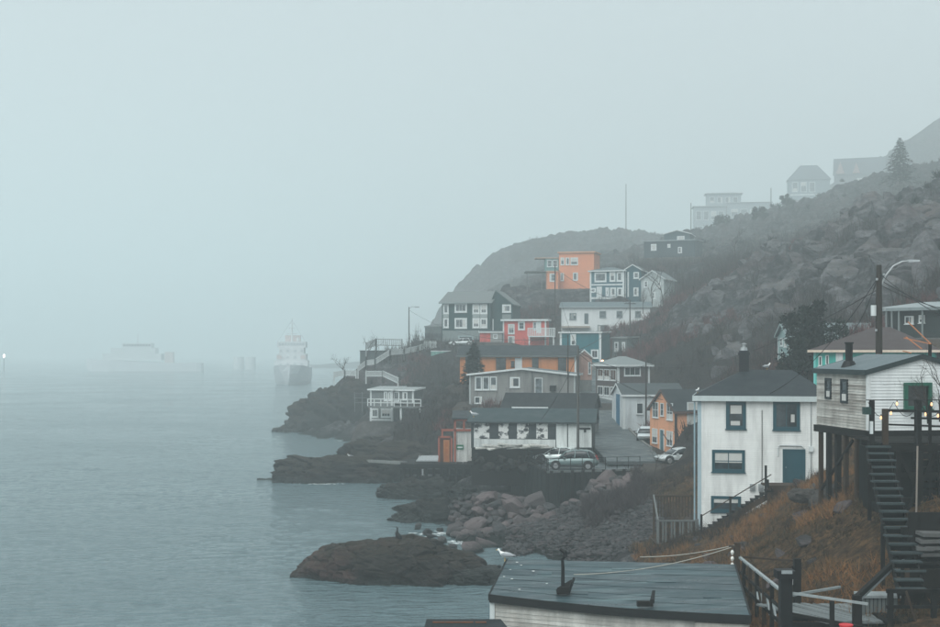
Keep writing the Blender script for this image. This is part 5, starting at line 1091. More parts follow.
# ------------------------------------------------------------------ foreground right: boardwalk, rails, stairs, deck
def rail(name, label, pts, w, mat, cat='rail', n=1):
    o = thing(name, label, cat, pts[0])
    for a, b in zip(pts[:-1], pts[1:]): MB().bar(a-pts[0], b-pts[0], w).build('bar', mat, o)
    return o
LR = paint(S(150,158,160), .6, .35)
r = thing('boardwalk_railing', 'railing with a pale top rail running down beside the felt roof', 'railing', W(738,556,50.5))
o0 = W(738,556,50.5); e0 = W(783,592,40)
MB().bar(Vector(), e0-o0, .11, .07).build('top_rail', LR, r); MB().bar(Vector((0,0,-.55)), e0-o0+Vector((0,0,-.55)), .06, .1).build('lower_rail', DARKWOOD, r); MB().bar(Vector((0,0,-1.0)), e0-o0+Vector((0,0,-1.0)), .06, .12).build('lower_rail', DARKWOOD, r)
for k in range(7): p = (e0-o0)*(k/6.3); MB().box(p.x-.06,p.y-.06,p.z-1.6,p.x+.06,p.y+.06,p.z).build('post', DARKWOOD if k % 2 else BROWNWOOD, r)
for k in range(4): p = (e0-o0)*(.46+k*.12); q = p+(e0-o0)*.055; MB().bar(p+Vector((0,.02,-.62)), q+Vector((0,.02,-1.05)), .05, .16).build('pale_slat', LR, r)
rp_ = thing('bulb_post', 'brown post with three white bulbs at the far end of the railing', 'post', W(737,570,50)); MB().box(-.1,-.1,-1,.1,.1,1.05).build('shaft', BROWNWOOD, rp_); MB().box(-.3,-.08,.86,.12,.08,.95).build('arm', BROWNWOOD, rp_)
for k in range(3): MB().tube([(-.2,-.1,.78-k*.24),(-.2,-.1,.7-k*.24),(-.2,-.1,.6-k*.24)], [.035,.07,.035], 8).build('bulb', plain((.8,.8,.76,1), .3, name='porcelain'), rp_)
t = thing('capped_post', 'thick black post with a box cap beside the boardwalk', 'post', W(785.5,640,39)); MB().box(-.17,-.17,-1,.17,.17,2.05).build('shaft', IRON, t); MB().box(-.3,-.25,1.86,.24,.25,2.1).build('cap', IRON, t); MB().box(-.18,-.27,2.02,.14,-.25,2.12).build('plate', LR, t)
rail('far_rail', 'thin rail crossing level behind the black capped post', [W(743,557,50), W(798,561,49)], .07, BROWNWOOD); 
t = thing('stub_post', 'short dark post with a white insulator behind the boardwalk', 'post', W(797,587,46)); MB().box(-.12,-.12,-1,.12,.12,1.0).build('shaft', DARKWOOD, t); MB().tube([(-.22,-.1,.1),(-.22,-.1,.32)], .06, 8).build('insulator', TRIM, t)
MB().hexa([(0,0,0),(.1,0,0),(.1,.1,0),(0,.1,0),(-.18,0,.75),(-.1,0,.72),(-.1,.1,.72),(-.18,.1,.75)]).build('splinter', DARKWOOD, t)
bw = thing('boardwalk', 'grey weathered plank walkway at the bottom right', 'boardwalk', W(822,612,42.5))
o0 = W(822,612,42.5)
for k in range(17):
    x = -1.5+k*.19+rng.uniform(-.02,.02); dx = -.9; MB().hexa([(x+1.2,-1.6,-.05),(x+1.36,-1.6,-.05),(x+.16+dx*.4,1.35,-.05),(x+dx*.4,1.35,-.05),(x+1.2,-1.6,rng.uniform(.0,.05)),(x+1.36,-1.6,rng.uniform(.0,.05)),(x+.16+dx*.4,1.35,rng.uniform(0,.05)),(x+dx*.4,1.35,rng.uniform(0,.05))]).build('plank', wood((.20,.22,.225,1)), bw)
for yy in (-1.4, 0, 1.2): MB().box(-1.4,yy,-.3,2.6,yy+.12,-.06).build('joist', DARKWOOD, bw)
r = thing('walk_railing', 'low grey railing with a thin post crossing the plank walkway', 'railing', W(784,592,39)); o0 = W(784,592,39); e0 = W(868,604,38)
MB().bar(Vector(), e0-o0, .07).build('rail', LR, r); MB().bar(Vector((0,0,-.62)), e0-o0+Vector((0,0,-.72)), .1).build('rail', DARKWOOD, r); MB().bar(Vector((.2,0,-.1)), W(840,587,41)-o0, .07).build('rail', LR, r)
p = W(832,601,38.4)-o0; MB().box(p.x-.06,p.y-.06,p.z-1.6,p.x+.06,p.y+.06,p.z).build('post', DARKWOOD, r)
t = thing('red_tub', 'bright red plastic tub cut by the bottom edge', 'tub', W(846,640,37.5)); m = MB(); m.tube([(0,0,0),(0,0,.42)], [.13,.18], 14); m.build('bucket', plain(S(214,44,56), .4, name='red_plastic'), t); MB().tube([(0,0,.42),(0,0,.45)], [.2,.2], 14).build('rim', plain(S(206,50,60), .4, name='red_plastic'), t)
# handrail up to the stairs
r = thing('stair_handrail', 'dark sloping handrail climbing to the right from the walkway', 'handrail', W(857,597,40)); o0 = W(857,597,40); e0 = W(906,551,44)
MB().bar(Vector(), e0-o0, .13, .16).build('rail', DARKWOOD, r); MB().bar(Vector((0,0,-.18)), e0-o0+Vector((0,0,-.18)), .06, .05).build('edge', LR, r); MB().box(-.12,-.12,-1.6,.12,.12,.06).build('post', DARKWOOD, r)
p = e0-o0; MB().box(p.x-.14,p.y-.12,p.z-2.2,p.x+.1,p.y+.12,p.z+.8).build('post', DARKWOOD, r); MB().bar(p+Vector((.05,0,-.1)), W(945,566,43)-o0, .08).build('rail', BROWNWOOD, r)
t = thing('slatted_bin', 'grey slatted bin with a pale lid beside the handrail', 'bin', W(862,612,42)); 
for k in range(9): MB().box(k*.13,0,-.5,k*.13+.1,.05,.45+rng.uniform(-.02,.02)).build('slat', wood((.17,.19,.19,1)), t)
MB().box(-.06,-.08,.46,1.24,.7,.54).build('lid', LR, t); MB().box(0,.06,-.5,1.16,.66,.45).build('body', DARKWOOD, t)
t = thing('plywood_hoarding', 'brown plywood panel at the right edge under the lumber', 'panel', W(906,600,42)); MB().box(-.15,0,-2.6,2.6,.06,1.0).build('sheet', wood((.012,.010,.008,1)), t); MB().box(-.05,-.05,-1.6,.1,.0,1.02).build('batten', BROWNWOOD, t); MB().box(0,.8,-2.2,2.6,.9,-.2).build('backing', DARKWOOD, t)  # dark sheet and backing carried down to stand in for shade below
t = thing('bent_branch', 'thin pale bent branch hanging below the plywood panel', 'branch', W(906,591,40.5)); MB().tube([(0,0,0),(.12,0,-.35),(.25,0,-.8),(.4,0,-1.3)], [.04,.04,.035,.03], 6).build('stem', BROWNWOOD, t)
for i, (px, py, w_) in enumerate(((918,556,.9),(916,550,.55),(924,549,.5),(919,543,.95),(921,536,.85))):
    p = W(px,py,43.2); o = MB().box(0,-.2,0,w_,.5,.12).build('lumber_offcut', wood((.13,.13,.128,1))); o.location = p; o.rotation_euler = (0, rng.uniform(-.06,.06), rng.uniform(-.2,.2)); tag(o, 'pale grey lumber offcut on the pile at the right edge', 'lumber', 'lumber pile at the right edge')
t = thing('lumber_rack', 'dark shelf holding the pale lumber at the right edge', 'rack', W(914,560,43.2)); MB().box(0,-.25,-.12,2.2,.6,-.02).build('shelf', DARKWOOD, t); MB().box(.02,.62,-1.2,2.2,.7,1.5).build('back', DARKWOOD, t)
# stairs down from the deck
st = thing('plank_stairs', 'steep grey plank stairs descending towards the viewer beside the dark deck', 'stairs', W(867,446,49.6))
s0 = W(867,446,49.6); s1 = W(899,588,41.2); NT = 19; TRE = wood((.05,.066,.07,1))
for k in range(NT):
    p = (s1-s0)*(k/(NT-1))+Vector((rng.uniform(-.06,.06),0,0)); wv_ = rng.uniform(.8,.95)
    MB().hexa([p+Vector(q) for q in ((-.06,-.2,-.06),(wv_,-.2,-.06),(wv_,.16,-.06),(-.06,.16,-.06),(-.06,-.2,rng.uniform(-.01,.02)),(wv_,-.2,rng.uniform(-.01,.02)),(wv_,.16,.0),(-.06,.16,.0))]).build('tread', TRE, st)
    MB().box(p.x, p.y+.1, p.z-.26, p.x+wv_, p.y+.13, p.z-.061).build('riser', DARKWOOD, st)
for x in (0., .8): MB().bar(Vector((x,0,-.22)), s1-s0+Vector((x,0,-.22)), .06, .3).build('stringer', DARKWOOD, st)
for k in (3, 11): p = (s1-s0)*(k/(NT-1)); MB().box(p.x-.14,p.y-.06,p.z-2.,p.x-.02,p.y+.06,p.z+.1).build('post', DARKWOOD, st)
# deck of the cabin
dk_ = thing('cabin_deck', 'dark railed deck with string lights along the white end wall', 'deck', W(884,443,50)); o0 = W(884,443,50); DL = 5.2
for k in range(12): MB().box(-.1, k*.36, -.05, DL, k*.36+.33, rng.uniform(-.005,.01)).build('deck_board', DARKWOOD, dk_)
MB().box(-.15,-.12,-.34,DL,.0,-.06).build('rim_beam', DARKWOOD, dk_)
for (px, ya, w_, mt) in ((873.5,400,.17,DARKWOOD),(887,409,.2,BROWNWOOD),(920,400,.22,DARKWOOD),(931.5,405,.1,DARKWOOD),(960,402,.15,DARKWOOD)):
    p = W(px,443,49.8)-o0; zt = W(px,ya,49.8).z-o0.z; MB().box(p.x-w_/2,-.08,-2.2,p.x+w_/2,-.08+w_,zt).build('post', mt, dk_)
for (pa, ya, pb, yb_, w_) in ((866,400,960,400,.035),(889,410.5,960,412,.1),(889,424.5,960,427,.07),(889,433,960,433,.025),(911,418,960,419,.08)):
    MB().bar(W(pa,ya,49.75)-o0, W(pb,yb_,49.75)-o0, w_).build('rail', IRON if w_ < .05 else DARKWOOD, dk_)
p = W(868,411,49.7)-o0; MB().box(p.x-.1,-.2,p.z-.14,p.x+.16,.1,p.z+.14).build('junction_box', paint(S(30,62,58)), dk_); p = W(873.5,428,49.6)-o0; MB().box(p.x-.05,-.2,p.z-.24,p.x+.05,-.1,p.z+.24).build('white_strip', TRIM, dk_)
for k in range(18): MB().box(1.1,-.06,-.6-.28*k,DL,.02,-.38-.28*k).build('skirt_board', wood((.006,.007,.008,1)), dk_)  # lower boards added as dark fill for the shaded bank
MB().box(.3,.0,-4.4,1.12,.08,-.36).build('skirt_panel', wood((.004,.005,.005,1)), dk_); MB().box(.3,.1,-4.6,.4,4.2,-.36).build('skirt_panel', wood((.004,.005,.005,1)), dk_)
for k, (xa, za, xb, zb) in enumerate(((.5,-.4,1.9,-3.2),(1.9,-.4,.5,-3.2),(2.2,-.5,3.4,-3.4))): MB().bar((xa,-.2,za), (xb,-.2,zb), .12).build('brace', DARKWOOD, dk_)
for x in (.45, 1.3, 2.1, 2.9): MB().box(x-.1,-.3,-4.9,x+.1,-.12,-.3).build('support_post', DARKWOOD, dk_)
for k in range(4): MB().box(.3,-.22,-1.3-k*.95,3.2,-.12,-1.12-k*.95).build('girt', DARKWOOD, dk_)
lp = thing('shade_platform', 'black timber landing added as shade at the foot of the plank stairs', 'platform', W(872,612,42));  # added black landing, stands in for the stairs' shade on the bank
for k in range(12): MB().box(.0+k*.24,-1.4,-.1,.21+k*.24,1.0,rng.uniform(-.03,.01)).build('plank', DARKWOOD, lp)
for k in range(6): MB().box(0,-1.45,-.4-k*.22,3,-1.4,-.22-k*.22).build('skirt_board', DARKWOOD, lp)
for x in (.05, 1.4, 2.8): MB().box(x,-1.5,-1.8,x+.16,-1.36,1.0).build('post', DARKWOOD, lp)
MB().box(0,-1.5,.88,3,-1.4,1.0).build('rail', DARKWOOD, lp); MB().box(0,-1.48,.4,3,-1.42,.5).build('rail', DARKWOOD, lp)
pp = W(917.5,446,48.8); t = thing('thin_pipe', 'thin pale vertical pipe in front of the dark deck skirt', 'pipe', pp); MB().tube([(0,0,0),(-.08,0,-4.2)], .035, 6).build('tube', paint(S(150,140,132)), t); MB().tube([(0,0,0),(0,.1,1.6)], .02, 6).build('upper_tube', IRON, t)
for i, (px, py) in enumerate(((891,413.5),(881,418),(925.5,414.5),(931.5,404.5),(897,404),(938,416))):
    t = thing('string_bulb', ['warm bulb beside the brown deck post','small warm bulb left of the brown deck post','warm bulb on the middle of the deck rail','warm bulb by the green window corner','faint bulb high on the wire left of the green window','warm bulb on the deck rail at the right edge'][i], 'bulb', W(px,py,49.55), 0, 'string lights on the deck')
    MB().tube([(0,0,.08),(0,0,.04),(0,0,-.02),(0,0,-.06)], [.02,.035,.042,.015], 8).build('globe', BULB, t); MB().tube([(0,0,.14),(0,0,.08)], .022, 6).build('socket', IRON, t)
p0, p1 = W(868,402,49.6), W(945,402,49.6); t = thing('light_string', 'sagging wire carrying the bulbs along the deck', 'wire', p0); MB().tube([(p1-p0)*s_+Vector((0,0,-.55*abs(math.sin(s_*math.pi*3)))) for s_ in np.linspace(0,1,25)], .012, 4).build('cable', IRON, t)

# white house: side deck fence and stairs
fd_ = thing('slatted_deck', 'brown slatted deck fence at the left corner of the white house', 'fence', W(657,545,79.2)); o0 = W(657,545,79.2); Lx = (698-657)*79.2/F
zt, zm, zb = W(657,520,79.2).z-o0.z, W(657,544,79.2).z-o0.z, -1.2
for k in range(13): x = .15+k*(Lx-.25)/13; MB().box(x,0,.05,x+.1,.05,zt-.05).build('slat', GREYWOOD if k % 3 else BROWNWOOD, fd_)
for z in (.02, zt-.1): MB().box(0,-.04,z,Lx,.09,z+.1).build('rail', GREYWOOD, fd_)
for x in (0, Lx-.1): MB().box(x-.02,-.06,-1.4,x+.13,.11,zt+.05).build('post', GREYWOOD, fd_)
zt2 = W(661,495,82.5).z-o0.z
for k in range(12): x = .3+k*.19; MB().box(x,3.2,zt-.2,x+.1,3.25,zt2-.05).build('slat', BROWNWOOD, fd_)
for z in (zt2-.1,): MB().box(.2,3.15,z,2.7,3.3,z+.1).build('rail', BROWNWOOD, fd_)
MB().bar((0.05,0,zt), (.25,3.2,zt2), .1).build('rail', GREYWOOD, fd_)
for x in (.2, 2.6): MB().box(x,3.15,-.5,x+.12,3.3,zt2+.03).build('post', BROWNWOOD, fd_)
for k in range(8): MB().box(.05,.1+k*.4,-.12,Lx-.05,.1+k*.4+.36,-.02).build('deck_board', BROWNWOOD, fd_)
for k in range(10): x = .02+k*Lx/10; MB().box(x,-.02,-1.6,x+.2,.02,-.14).build('skirt_board', BROWNWOOD, fd_)
ws = thing('house_steps', 'dark steps with a handrail climbing the front of the white house', 'stairs', W(700,531,77.6)); o0 = W(700,531,77.6); e0 = W(766,490,76.2); NT = 15
for k in range(NT):
    p = (e0-o0)*(k/(NT-1)); MB().box(p.x-.02,p.y-.5,p.z-.06,p.x+.33,p.y+.45,p.z).build('tread', DARKWOOD, ws); MB().box(p.x+.28,p.y-.48,p.z,p.x+.31,p.y+.43,p.z+.14).build('riser', DARKWOOD, ws)
MB().bar(Vector((0,-.5,-.2)), e0-o0+Vector((.2,-.5,-.2)), .06, .32).build('stringer', BROWNWOOD, ws)
MB().bar(Vector((.0,-.48,.95)), e0-o0+Vector((.2,-.48,.95)), .05, .06).build('handrail', BROWNWOOD, ws)
for k in (0, .44, .97): p = (e0-o0)*k; MB().box(p.x-.06,p.y-.52,p.z-.5,p.x+.06,p.y-.42,p.z+1.05+(.5 if k > .9 else 0)).build('post', DARKWOOD, ws)
p = (e0-o0)*.44; MB().box(p.x-.1,p.y-.5,p.z-1.6,p.x+2.0,p.y-.44,p.z-.12).build('side_panel', DARKWOOD, ws)
ld = thing('door_landing', 'small brown landing under the teal door', 'landing', W(766,485,76.4)); MB().box(0,-.3,-.1,2.4,1.4,0).build('deck', BROWNWOOD, ld); MB().box(0,-.34,-1.3,2.4,-.28,-.1).build('skirt', BROWNWOOD, ld)
for x in (0, 2.3): MB().box(x,-.33,-.1,x+.1,-.23,.35).build('post', DARKWOOD, ld)

# ropes from the bulb post
def rope(name, label, a, b, sag, r=.014, mat=None, n=16, cat='rope', group=None):
    t = thing(name, label, cat, a, 0, group); MB().tube([(b-a)*s_+Vector((0,0,-sag*4*s_*(1-s_))) for s_ in np.linspace(0,1,n)], r, 4).build('line', mat or GREYWOOD, t); return t
ROPE = plain((.34,.33,.29,1), .8, name='rope')
rope('mooring_rope', 'upper pale rope running left from the bulb post over the bank', W(735,545,50), W(640,557,52), .12, .02, ROPE); rope('mooring_rope', 'lower pale rope sagging across the felt roof to the bulb post', W(735,546,50), roof_at(575,577)+Vector((0,0,.08)), .25, .02, ROPE)
# twigs of orange wood behind the cabin roof
for i, (xa, ya, xb, yb_) in enumerate(((908,322,931,344),(904,338,931,344),(906,337,922,349),(903,351,911,353))):
    o = MB().bar((0,0,0), W(xb,yb_,57)-W(xa,ya,58), .038).build('orange_stick', plain(S(176,116,80), .7, name='fresh_wood')); o.location = W(xa,ya,58); tag(o, ['long bright orange stick slanting behind the cabin roof','orange stick lying level behind the cabin roof','short orange stick crossing behind the cabin roof','lowest orange stub by the roof edge'][i], 'stick')
o = MB().bar((0,0,0), (0,.05,-2.2), .12).build('prop_post', DARKWOOD); o.location = W(930,343,57.4); tag(o, 'thin dark prop holding the orange sticks behind the roof', 'post')

# ------------------------------------------------------------------ poles, lamps, wires
def lamp_arm(o, z, dx, dy, mat=GALV):
    MB().tube([(0,0,z-.9),(dx*.25,dy*.25,z-.3),(dx*.6,dy*.6,z+.1),(dx*.85,dy*.85,z+.2)], .045, 6).build('arm', mat, o)
    MB().hexa([(dx*.82,dy*.82-.14,z+.12),(dx*1.15,dy*1.15-.1,z+.2),(dx*1.15,dy*1.15+.1,z+.2),(dx*.82,dy*.82+.14,z+.12),(dx*.82,dy*.82-.12,z+.27),(dx*1.15,dy*1.15-.06,z+.32),(dx*1.15,dy*1.15+.06,z+.32),(dx*.82,dy*.82+.12,z+.27)]).build('lamp_head', GALV, o)
def pole(label, px, ytop, ybot, Y, r=.14, arm=None, xarm=False, mat=None, group=None, extra=2.):
    b = W(px, ybot, Y); h = W(px, ytop, Y).z-b.z; o = thing('utility_pole', label, 'pole', b, 0, group)
    MB().tube([(0,0,-extra),(0,0,h*.5),(0,0,h)], [r,r*.88,r*.7], 10).build('shaft', mat or POLEW, o)
    if xarm: MB().box(-1.0,-.06,h-.7,1.0,.06,h-.56).build('crossarm', POLEW, o); [MB().tube([(x,0,h-.56),(x,0,h-.4)], .05, 6).build('insulator', GALV, o) for x in (-.9,-.4,.4,.9)]
    if arm: lamp_arm(o, h-.15, arm[0], arm[1])
    return o, h
o, h = pole('tall dark wooden pole with a curved street lamp above the cabin', 879, 265, 372, 68, .19)
MB().tube([(.1,0,h-1.05),(.35,0,h-.55),(.75,0,h-.05),(1.2,-.02,h+.17),(1.6,-.02,h+.2)], .05, 8).build('arm', GALV, o)
MB().hexa([(1.5,-.16,h+.13),(2.1,-.1,h+.18),(2.1,.1,h+.18),(1.5,.16,h+.13),(1.5,-.13,h+.28),(2.12,-.06,h+.27),(2.12,.06,h+.27),(1.5,.13,h+.28)]).build('lamp_head', GALV, o)
MB().tube([(-.3,-.05,h-2.65),(-.3,-.05,h-2.1)], .14, 12).build('transformer', TRIM, o)
for (dz, dx) in ((.5,.2),(.75,-.16),(2.3,.24),(3.4,-.2)): MB().tube([(dx,-.16,h-dz-.06),(dx,-.16,h-dz+.06)], .06, 8).build('insulator', GALV, o)
for i, (a, b, lab) in enumerate(((W(880,274,68),W(1020,345,52),'upper black wire running right from the lamp pole'),(W(880,280,68),W(1020,330,80),'lower black wire running right from the lamp pole'),(W(877,280,68),W(848,336,84),'guy wire slanting left from the lamp pole'),(W(880,285,68),W(985,312,104),'wire from the lamp pole to the bungalow'))): rope('power_line', lab, a, b, .5, .022, IRON, cat='wire')
pole('wooden pole with a pale lower half behind the parked cars', 578, 347, 449, 117, .13, mat=wood((.11,.105,.10,1)), xarm=False)
pole('thin pole just left of the pale one beside the grey house', 568, 335, 405, 148, .09)
pole('pole in front of the orange hill house', 555, 266, 330, 236, .12); pole('pole before the long white house', 630, 300, 345, 226, .13, xarm=True)
pole('thin dark pole beside the pale roof house', 646, 362, 408, 138, .1); pole('slim mast rising on the misty ridge', 626, 184, 238, 625, .24); pole('faint pole left of the modern house in fog', 691, 203, 247, 625, .28); pole('faint pole between the foggy houses', 771, 188, 225, 800, .4)
o, h = pole('thin street lamp pole on the headland beside the white steps', 409, 307, 352, 242, .12); MB().tube([(0,0,h-.3),(.5,0,h+.05),(1.3,0,h)], .06, 6).build('arm', GALV, o); MB().box(1.1,-.15,h-.12,1.9,.15,h+.06).build('lamp_head', GALV, o)
pole('short pole by the lane beside the dark teal house', 611, 340, 372, 196, .1)
t = thing('lit_street_lamp', 'glowing orange street lamp at the corner of the dark teal house', 'lamp', W(602.5,361,198)); MB().tube([(0,0,.16),(0,0,.0),(0,0,-.14)], [.12,.22,.1], 10).build('globe', plain((1,.50,.26,1), .4, 0, 3., name='sodium_lamp'), t); MB().tube([(0,0,.15),(.5,.3,.4),(.9,.6,.3)], .05, 6).build('arm', IRON, t); MB().tube([(.9,.6,-5.),(.9,.6,.5)], .08, 8).build('post', POLEW, t)
rope('power_line', 'wire sagging from the pale pole up the lane', W(578,350,117), W(630,303,226), 1.2, .03, IRON, cat='wire'); rope('power_line', 'wire from the pale pole towards the pole at the pale roof house', W(578,351,117), W(646,365,138), .8, .025, IRON, cat='wire'); rope('power_line', 'wire from the pole at the pale roof house to the right hillside', W(646,364,138), W(877,290,68), 1.6, .025, IRON, cat='wire'); rope('power_line', 'wire joining the hill pole and the white house pole', W(555,268,236), W(630,303,226), 1., .03, IRON, cat='wire')

for i, (a, b, sg, lab) in enumerate(((W(578,349,117),W(555,268,236),1.5,'long wire from the pale pole to the hill pole'),(W(568,337,148),W(409,310,242),2.2,'long wire from the thin pole out to the headland lamp'),(W(578,353,117),W(663,400,126),.6,'service wire to the orange gabled house'),(W(578,354,117),W(540,421,119),.5,'service wire dropping to the boathouse'),(W(630,302,226),W(640,275,258),.5,'service wire up to the pale gabled house'),(W(879,276,68),W(760,398,80),1.0,'service wire down to the white house'))): rope('power_line', lab, a, b, sg, .022, IRON, cat='wire')
# headland steps, lookout rails
def picket(label, pts, hgt, mat=TRIM, n=10, th=.16):
    o = thing('picket_railing', label, 'railing', pts[0]); b0 = pts[0]
    for a, b in zip(pts[:-1], pts[1:]):
        a, b = a-b0, b-b0
        for z in (.15, hgt): MB().bar(a+Vector((0,0,z)), b+Vector((0,0,z)), .14).build('rail', mat, o)
        m = MB()
        for k in range(n*2): q = a.lerp(b, (k+.5)/(n*2)); m.box(q.x-.05,q.y-.04,q.z+.1,q.x+.05,q.y+.04,q.z+hgt)
        m.build('balusters', mat, o)
        for q in (a, b): MB().box(q.x-.11,q.y-.1,q.z-1.2,q.x+.11,q.y+.1,q.z+hgt+.15).build('post', mat, o)
    return o
PT = paint(S(190,196,196), .7, .2)
picket('white railed steps climbing along the headland ridge', [W(358,372,234),W(366,366,234),W(375,365,234.5),W(390,355.5,236),W(404,354.5,238),W(418,351.5,240),W(430,347,242)], 1.0, PT)
picket('lower white railed steps dropping towards the point cabin', [W(366,377,230),W(383,377,226),W(398,384,220)], 1.0, PT)
picket('dark lookout railing at the top of the headland', [W(366,350,246),W(376,346,246),W(402,346.5,247)], 1.3, paint(S(150,156,158)), 8)
picket('low railing at the outer end of the headland path', [W(334,378,236),W(345,376,236),W(356,376.5,235)], 1.0, PT, 8)
t = thing('lookout_hut', 'dark boxy shelter on the headland below the lookout railing', 'shelter', W(360,368,247)); MB().box(0,0,-3.5,7.4,4,3.2).build('wall', clap(S(76,84,86), .2, .2), t); MB().box(-.1,-.1,3.2,7.5,4.1,3.32).build('roof', DARKROOF, t)
t = thing('sea_wall_mural', 'pale painted wall below the dark green house', 'wall', W(431,362,236)); MB().box(0,0,-1.5,5.2,.3,1.9).build('wall', paint(S(120,168,160), .8, .5), t); MB().box(-.05,-.05,1.9,5.25,.35,2.05).build('coping', TRIM, t)
t = thing('white_fence', 'short white fence beside the headland lamp pole', 'fence', W(424,349,243)); [MB().box(k*.3,0,-.5,k*.3+.18,.06,1.5).build('picket', PT, t) for k in range(8)]; [MB().box(-.05,-.05,z,2.4,0,z+.12).build('rail', PT, t) for z in (.3,1.1)]

# ------------------------------------------------------------------ cars
TYRE = plain((.012,.012,.013,1), .8, name='tyre_rubber'); RIM = plain((.42,.43,.44,1), .35, .7, name='alloy'); CGL = glassy((.010,.013,.015,1), 'car_glass', .06)
def car(label, loc, rz, paintc, suv=True, group='cars parked in the village'):
    o = thing('parked_car', label, 'car', loc, rz, group); L, hw = 4.55, .91; k = 1.0 if suv else .88
    P_ = nodes_of('car_paint'); pm, nt, b = P_; n_ = noise(nt, coords(nt), 3, 3); nt.links.new(mixc(nt, n_, scalec(paintc,.85), scalec(paintc,1.1)), b.inputs['Base Color']); b.inputs['Roughness'].default_value = .3; b.inputs['Metallic'].default_value = .25; b.inputs['Coat Weight'].default_value = .6
    # x from rear (0) to nose (L): bottom z, belt z, half width at belt
    stt = [(0,.55,.82,.70),(.08,.42,.95,.82),(.35,.34,1.02,.89),(.9,.30,1.04,.91),(1.6,.28,1.03,.915),(2.5,.28,1.00,.915),(3.1,.28,.98,.91),(3.6,.30,.93,.89),(4.1,.34,.84,.85),(4.42,.42,.72,.74),(4.55,.5,.62,.6)]
    rings = [[(x,-w*.9,zb*k),(x,-w,zb*k+.18*k),(x,-w*1.0,(zb+zt)*.55*k),(x,-w*.95,zt*k-.05),(x,-w*.86,zt*k),(x,w*.86,zt*k),(x,w*.95,zt*k-.05),(x,w,(zb+zt)*.55*k),(x,w,zb*k+.18*k),(x,w*.9,zb*k)] for (x,zb,zt,w) in stt]
    body = MB().loft(rings).build('body', pm, o, True); body.data.polygons.foreach_set('use_smooth', [True]*len(body.data.polygons))
    rt = 1.66*k if suv else 1.44
    gh = [(.22,.98,1.02,.80),(.42,.98,1.38,.74),(.75,.98,rt-.06,.69),(1.4,.98,rt,.68),(2.2,.98,rt-.02,.68),(2.75,.97,rt-.14,.68),(3.35,.94,.99,.76)]
    MB().loft([[(x,-.84,zb*k),(x,-(w+.03),zt if zt < 1.1 else zt-.1),(x,-w*.86,zt),(x,w*.86,zt),(x,w+.03,zt if zt < 1.1 else zt-.1),(x,.84,zb*k)] for (x,zb,zt,w) in gh]).build('windows', CGL, o, True)
    MB().loft([[(x,-w*.9-.02,z-.05),(x,-w*.8,z+.012),(x,w*.8,z+.012),(x,w*.9+.02,z-.05)] for (x,z,w) in ((.30,1.27*k+.02,.74),(.62,rt-.1,.72),(1.0,rt-.02,.70),(1.5,rt+.006,.69),(2.2,rt-.012,.69),(2.7,rt-.12,.70),(2.82,rt-.19,.7))]).build('roof', pm, o, True)
    for s_ in (-1, 1):
        for (xa, za, xb, zb) in ((2.78,rt-.16,3.4,.98*k),(1.95,rt-.03,2.02,1.0*k),(.98,rt-.06,.72,1.0*k),(.34,1.27*k,.2,.96*k)): MB().bar((xa,s_*.705,za), (xb,s_*.855,zb), .075, .05).build('pillar', pm, o)
        for x in (.88, 3.62):
            MB().tube([(x,s_*.84,.40),(x,s_*.925,.40)], .43, 16).build('wheel_arch', TYRE, o)
            w_ = MB().tube([(x,s_*.70,.345),(x,s_*.935,.345)], .345, 18).build('wheel', TYRE, o); MB().tube([(x,s_*.93,.345),(x,s_*.952,.345)], [.23,.2], 12).build('rim', RIM, w_)
        MB().hexa([(-.01,s_*.60,.86*k),(.14,s_*.84,.86*k),(.14,s_*.70,.86*k),(.05,s_*.56,.86*k),(.16,s_*.58,1.22*k),(.28,s_*.80,1.22*k),(.28,s_*.72,1.22*k),(.2,s_*.56,1.22*k)]).build('tail_light', plain((.35,.02,.02,1), .3, name='lamp_red'), o)
        MB().hexa([(4.28,s_*.80,.62*k),(4.5,s_*.58,.6*k),(4.45,s_*.5,.6*k),(4.2,s_*.7,.62*k),(4.16,s_*.83,.78*k),(4.42,s_*.6,.72*k),(4.36,s_*.5,.73*k),(4.1,s_*.7,.78*k)]).build('headlight', plain((.7,.72,.72,1), .15, name='lamp_clear'), o)
        MB().hexa([(2.8,s_*.9,.98*k),(2.98,s_*.9,.98*k),(2.98,s_*1.06,.98*k),(2.8,s_*1.06,.98*k),(2.8,s_*.9,1.12*k),(2.98,s_*.9,1.12*k),(2.98,s_*1.06,1.12*k),(2.8,s_*1.06,1.12*k)]).build('mirror', pm, o)
        MB().box(.3, min(s_*.90,s_*.925), .27, 4.1, max(s_*.90,s_*.925), .40).build('sill', TYRE, o)
    MB().box(-.03,-.25,.62,.04,.25,.74).build('number_plate', TRIM, o)
    return o
cpz = PARKZ+.005
def cloc(px, Y): return Vector(((px-470)*Y/F, Y, cpz))
car('grey green estate car parked side on at the car park edge', cloc(598.5,111.6), math.radians(180-6), S(104,124,124))
car('white hatchback nosing in behind the grey green car', cloc(583,117.2), math.radians(180-20), S(206,216,214), False)
p = on_ground(648,128); car('white car parked tight against the lane side of the orange house', p+Vector((.75,6.9,.2)), math.radians(262), S(206,214,216), False)
p = W(694,462,113); p.z = gz(p.x,p.y)+.03; car('white car half hidden behind the bank right of the orange house', W(703,463,116), math.radians(196), S(206,212,212), False)
car('pale car parked below the dark green house', W(474,346,236), math.radians(178), S(190,198,198), False)
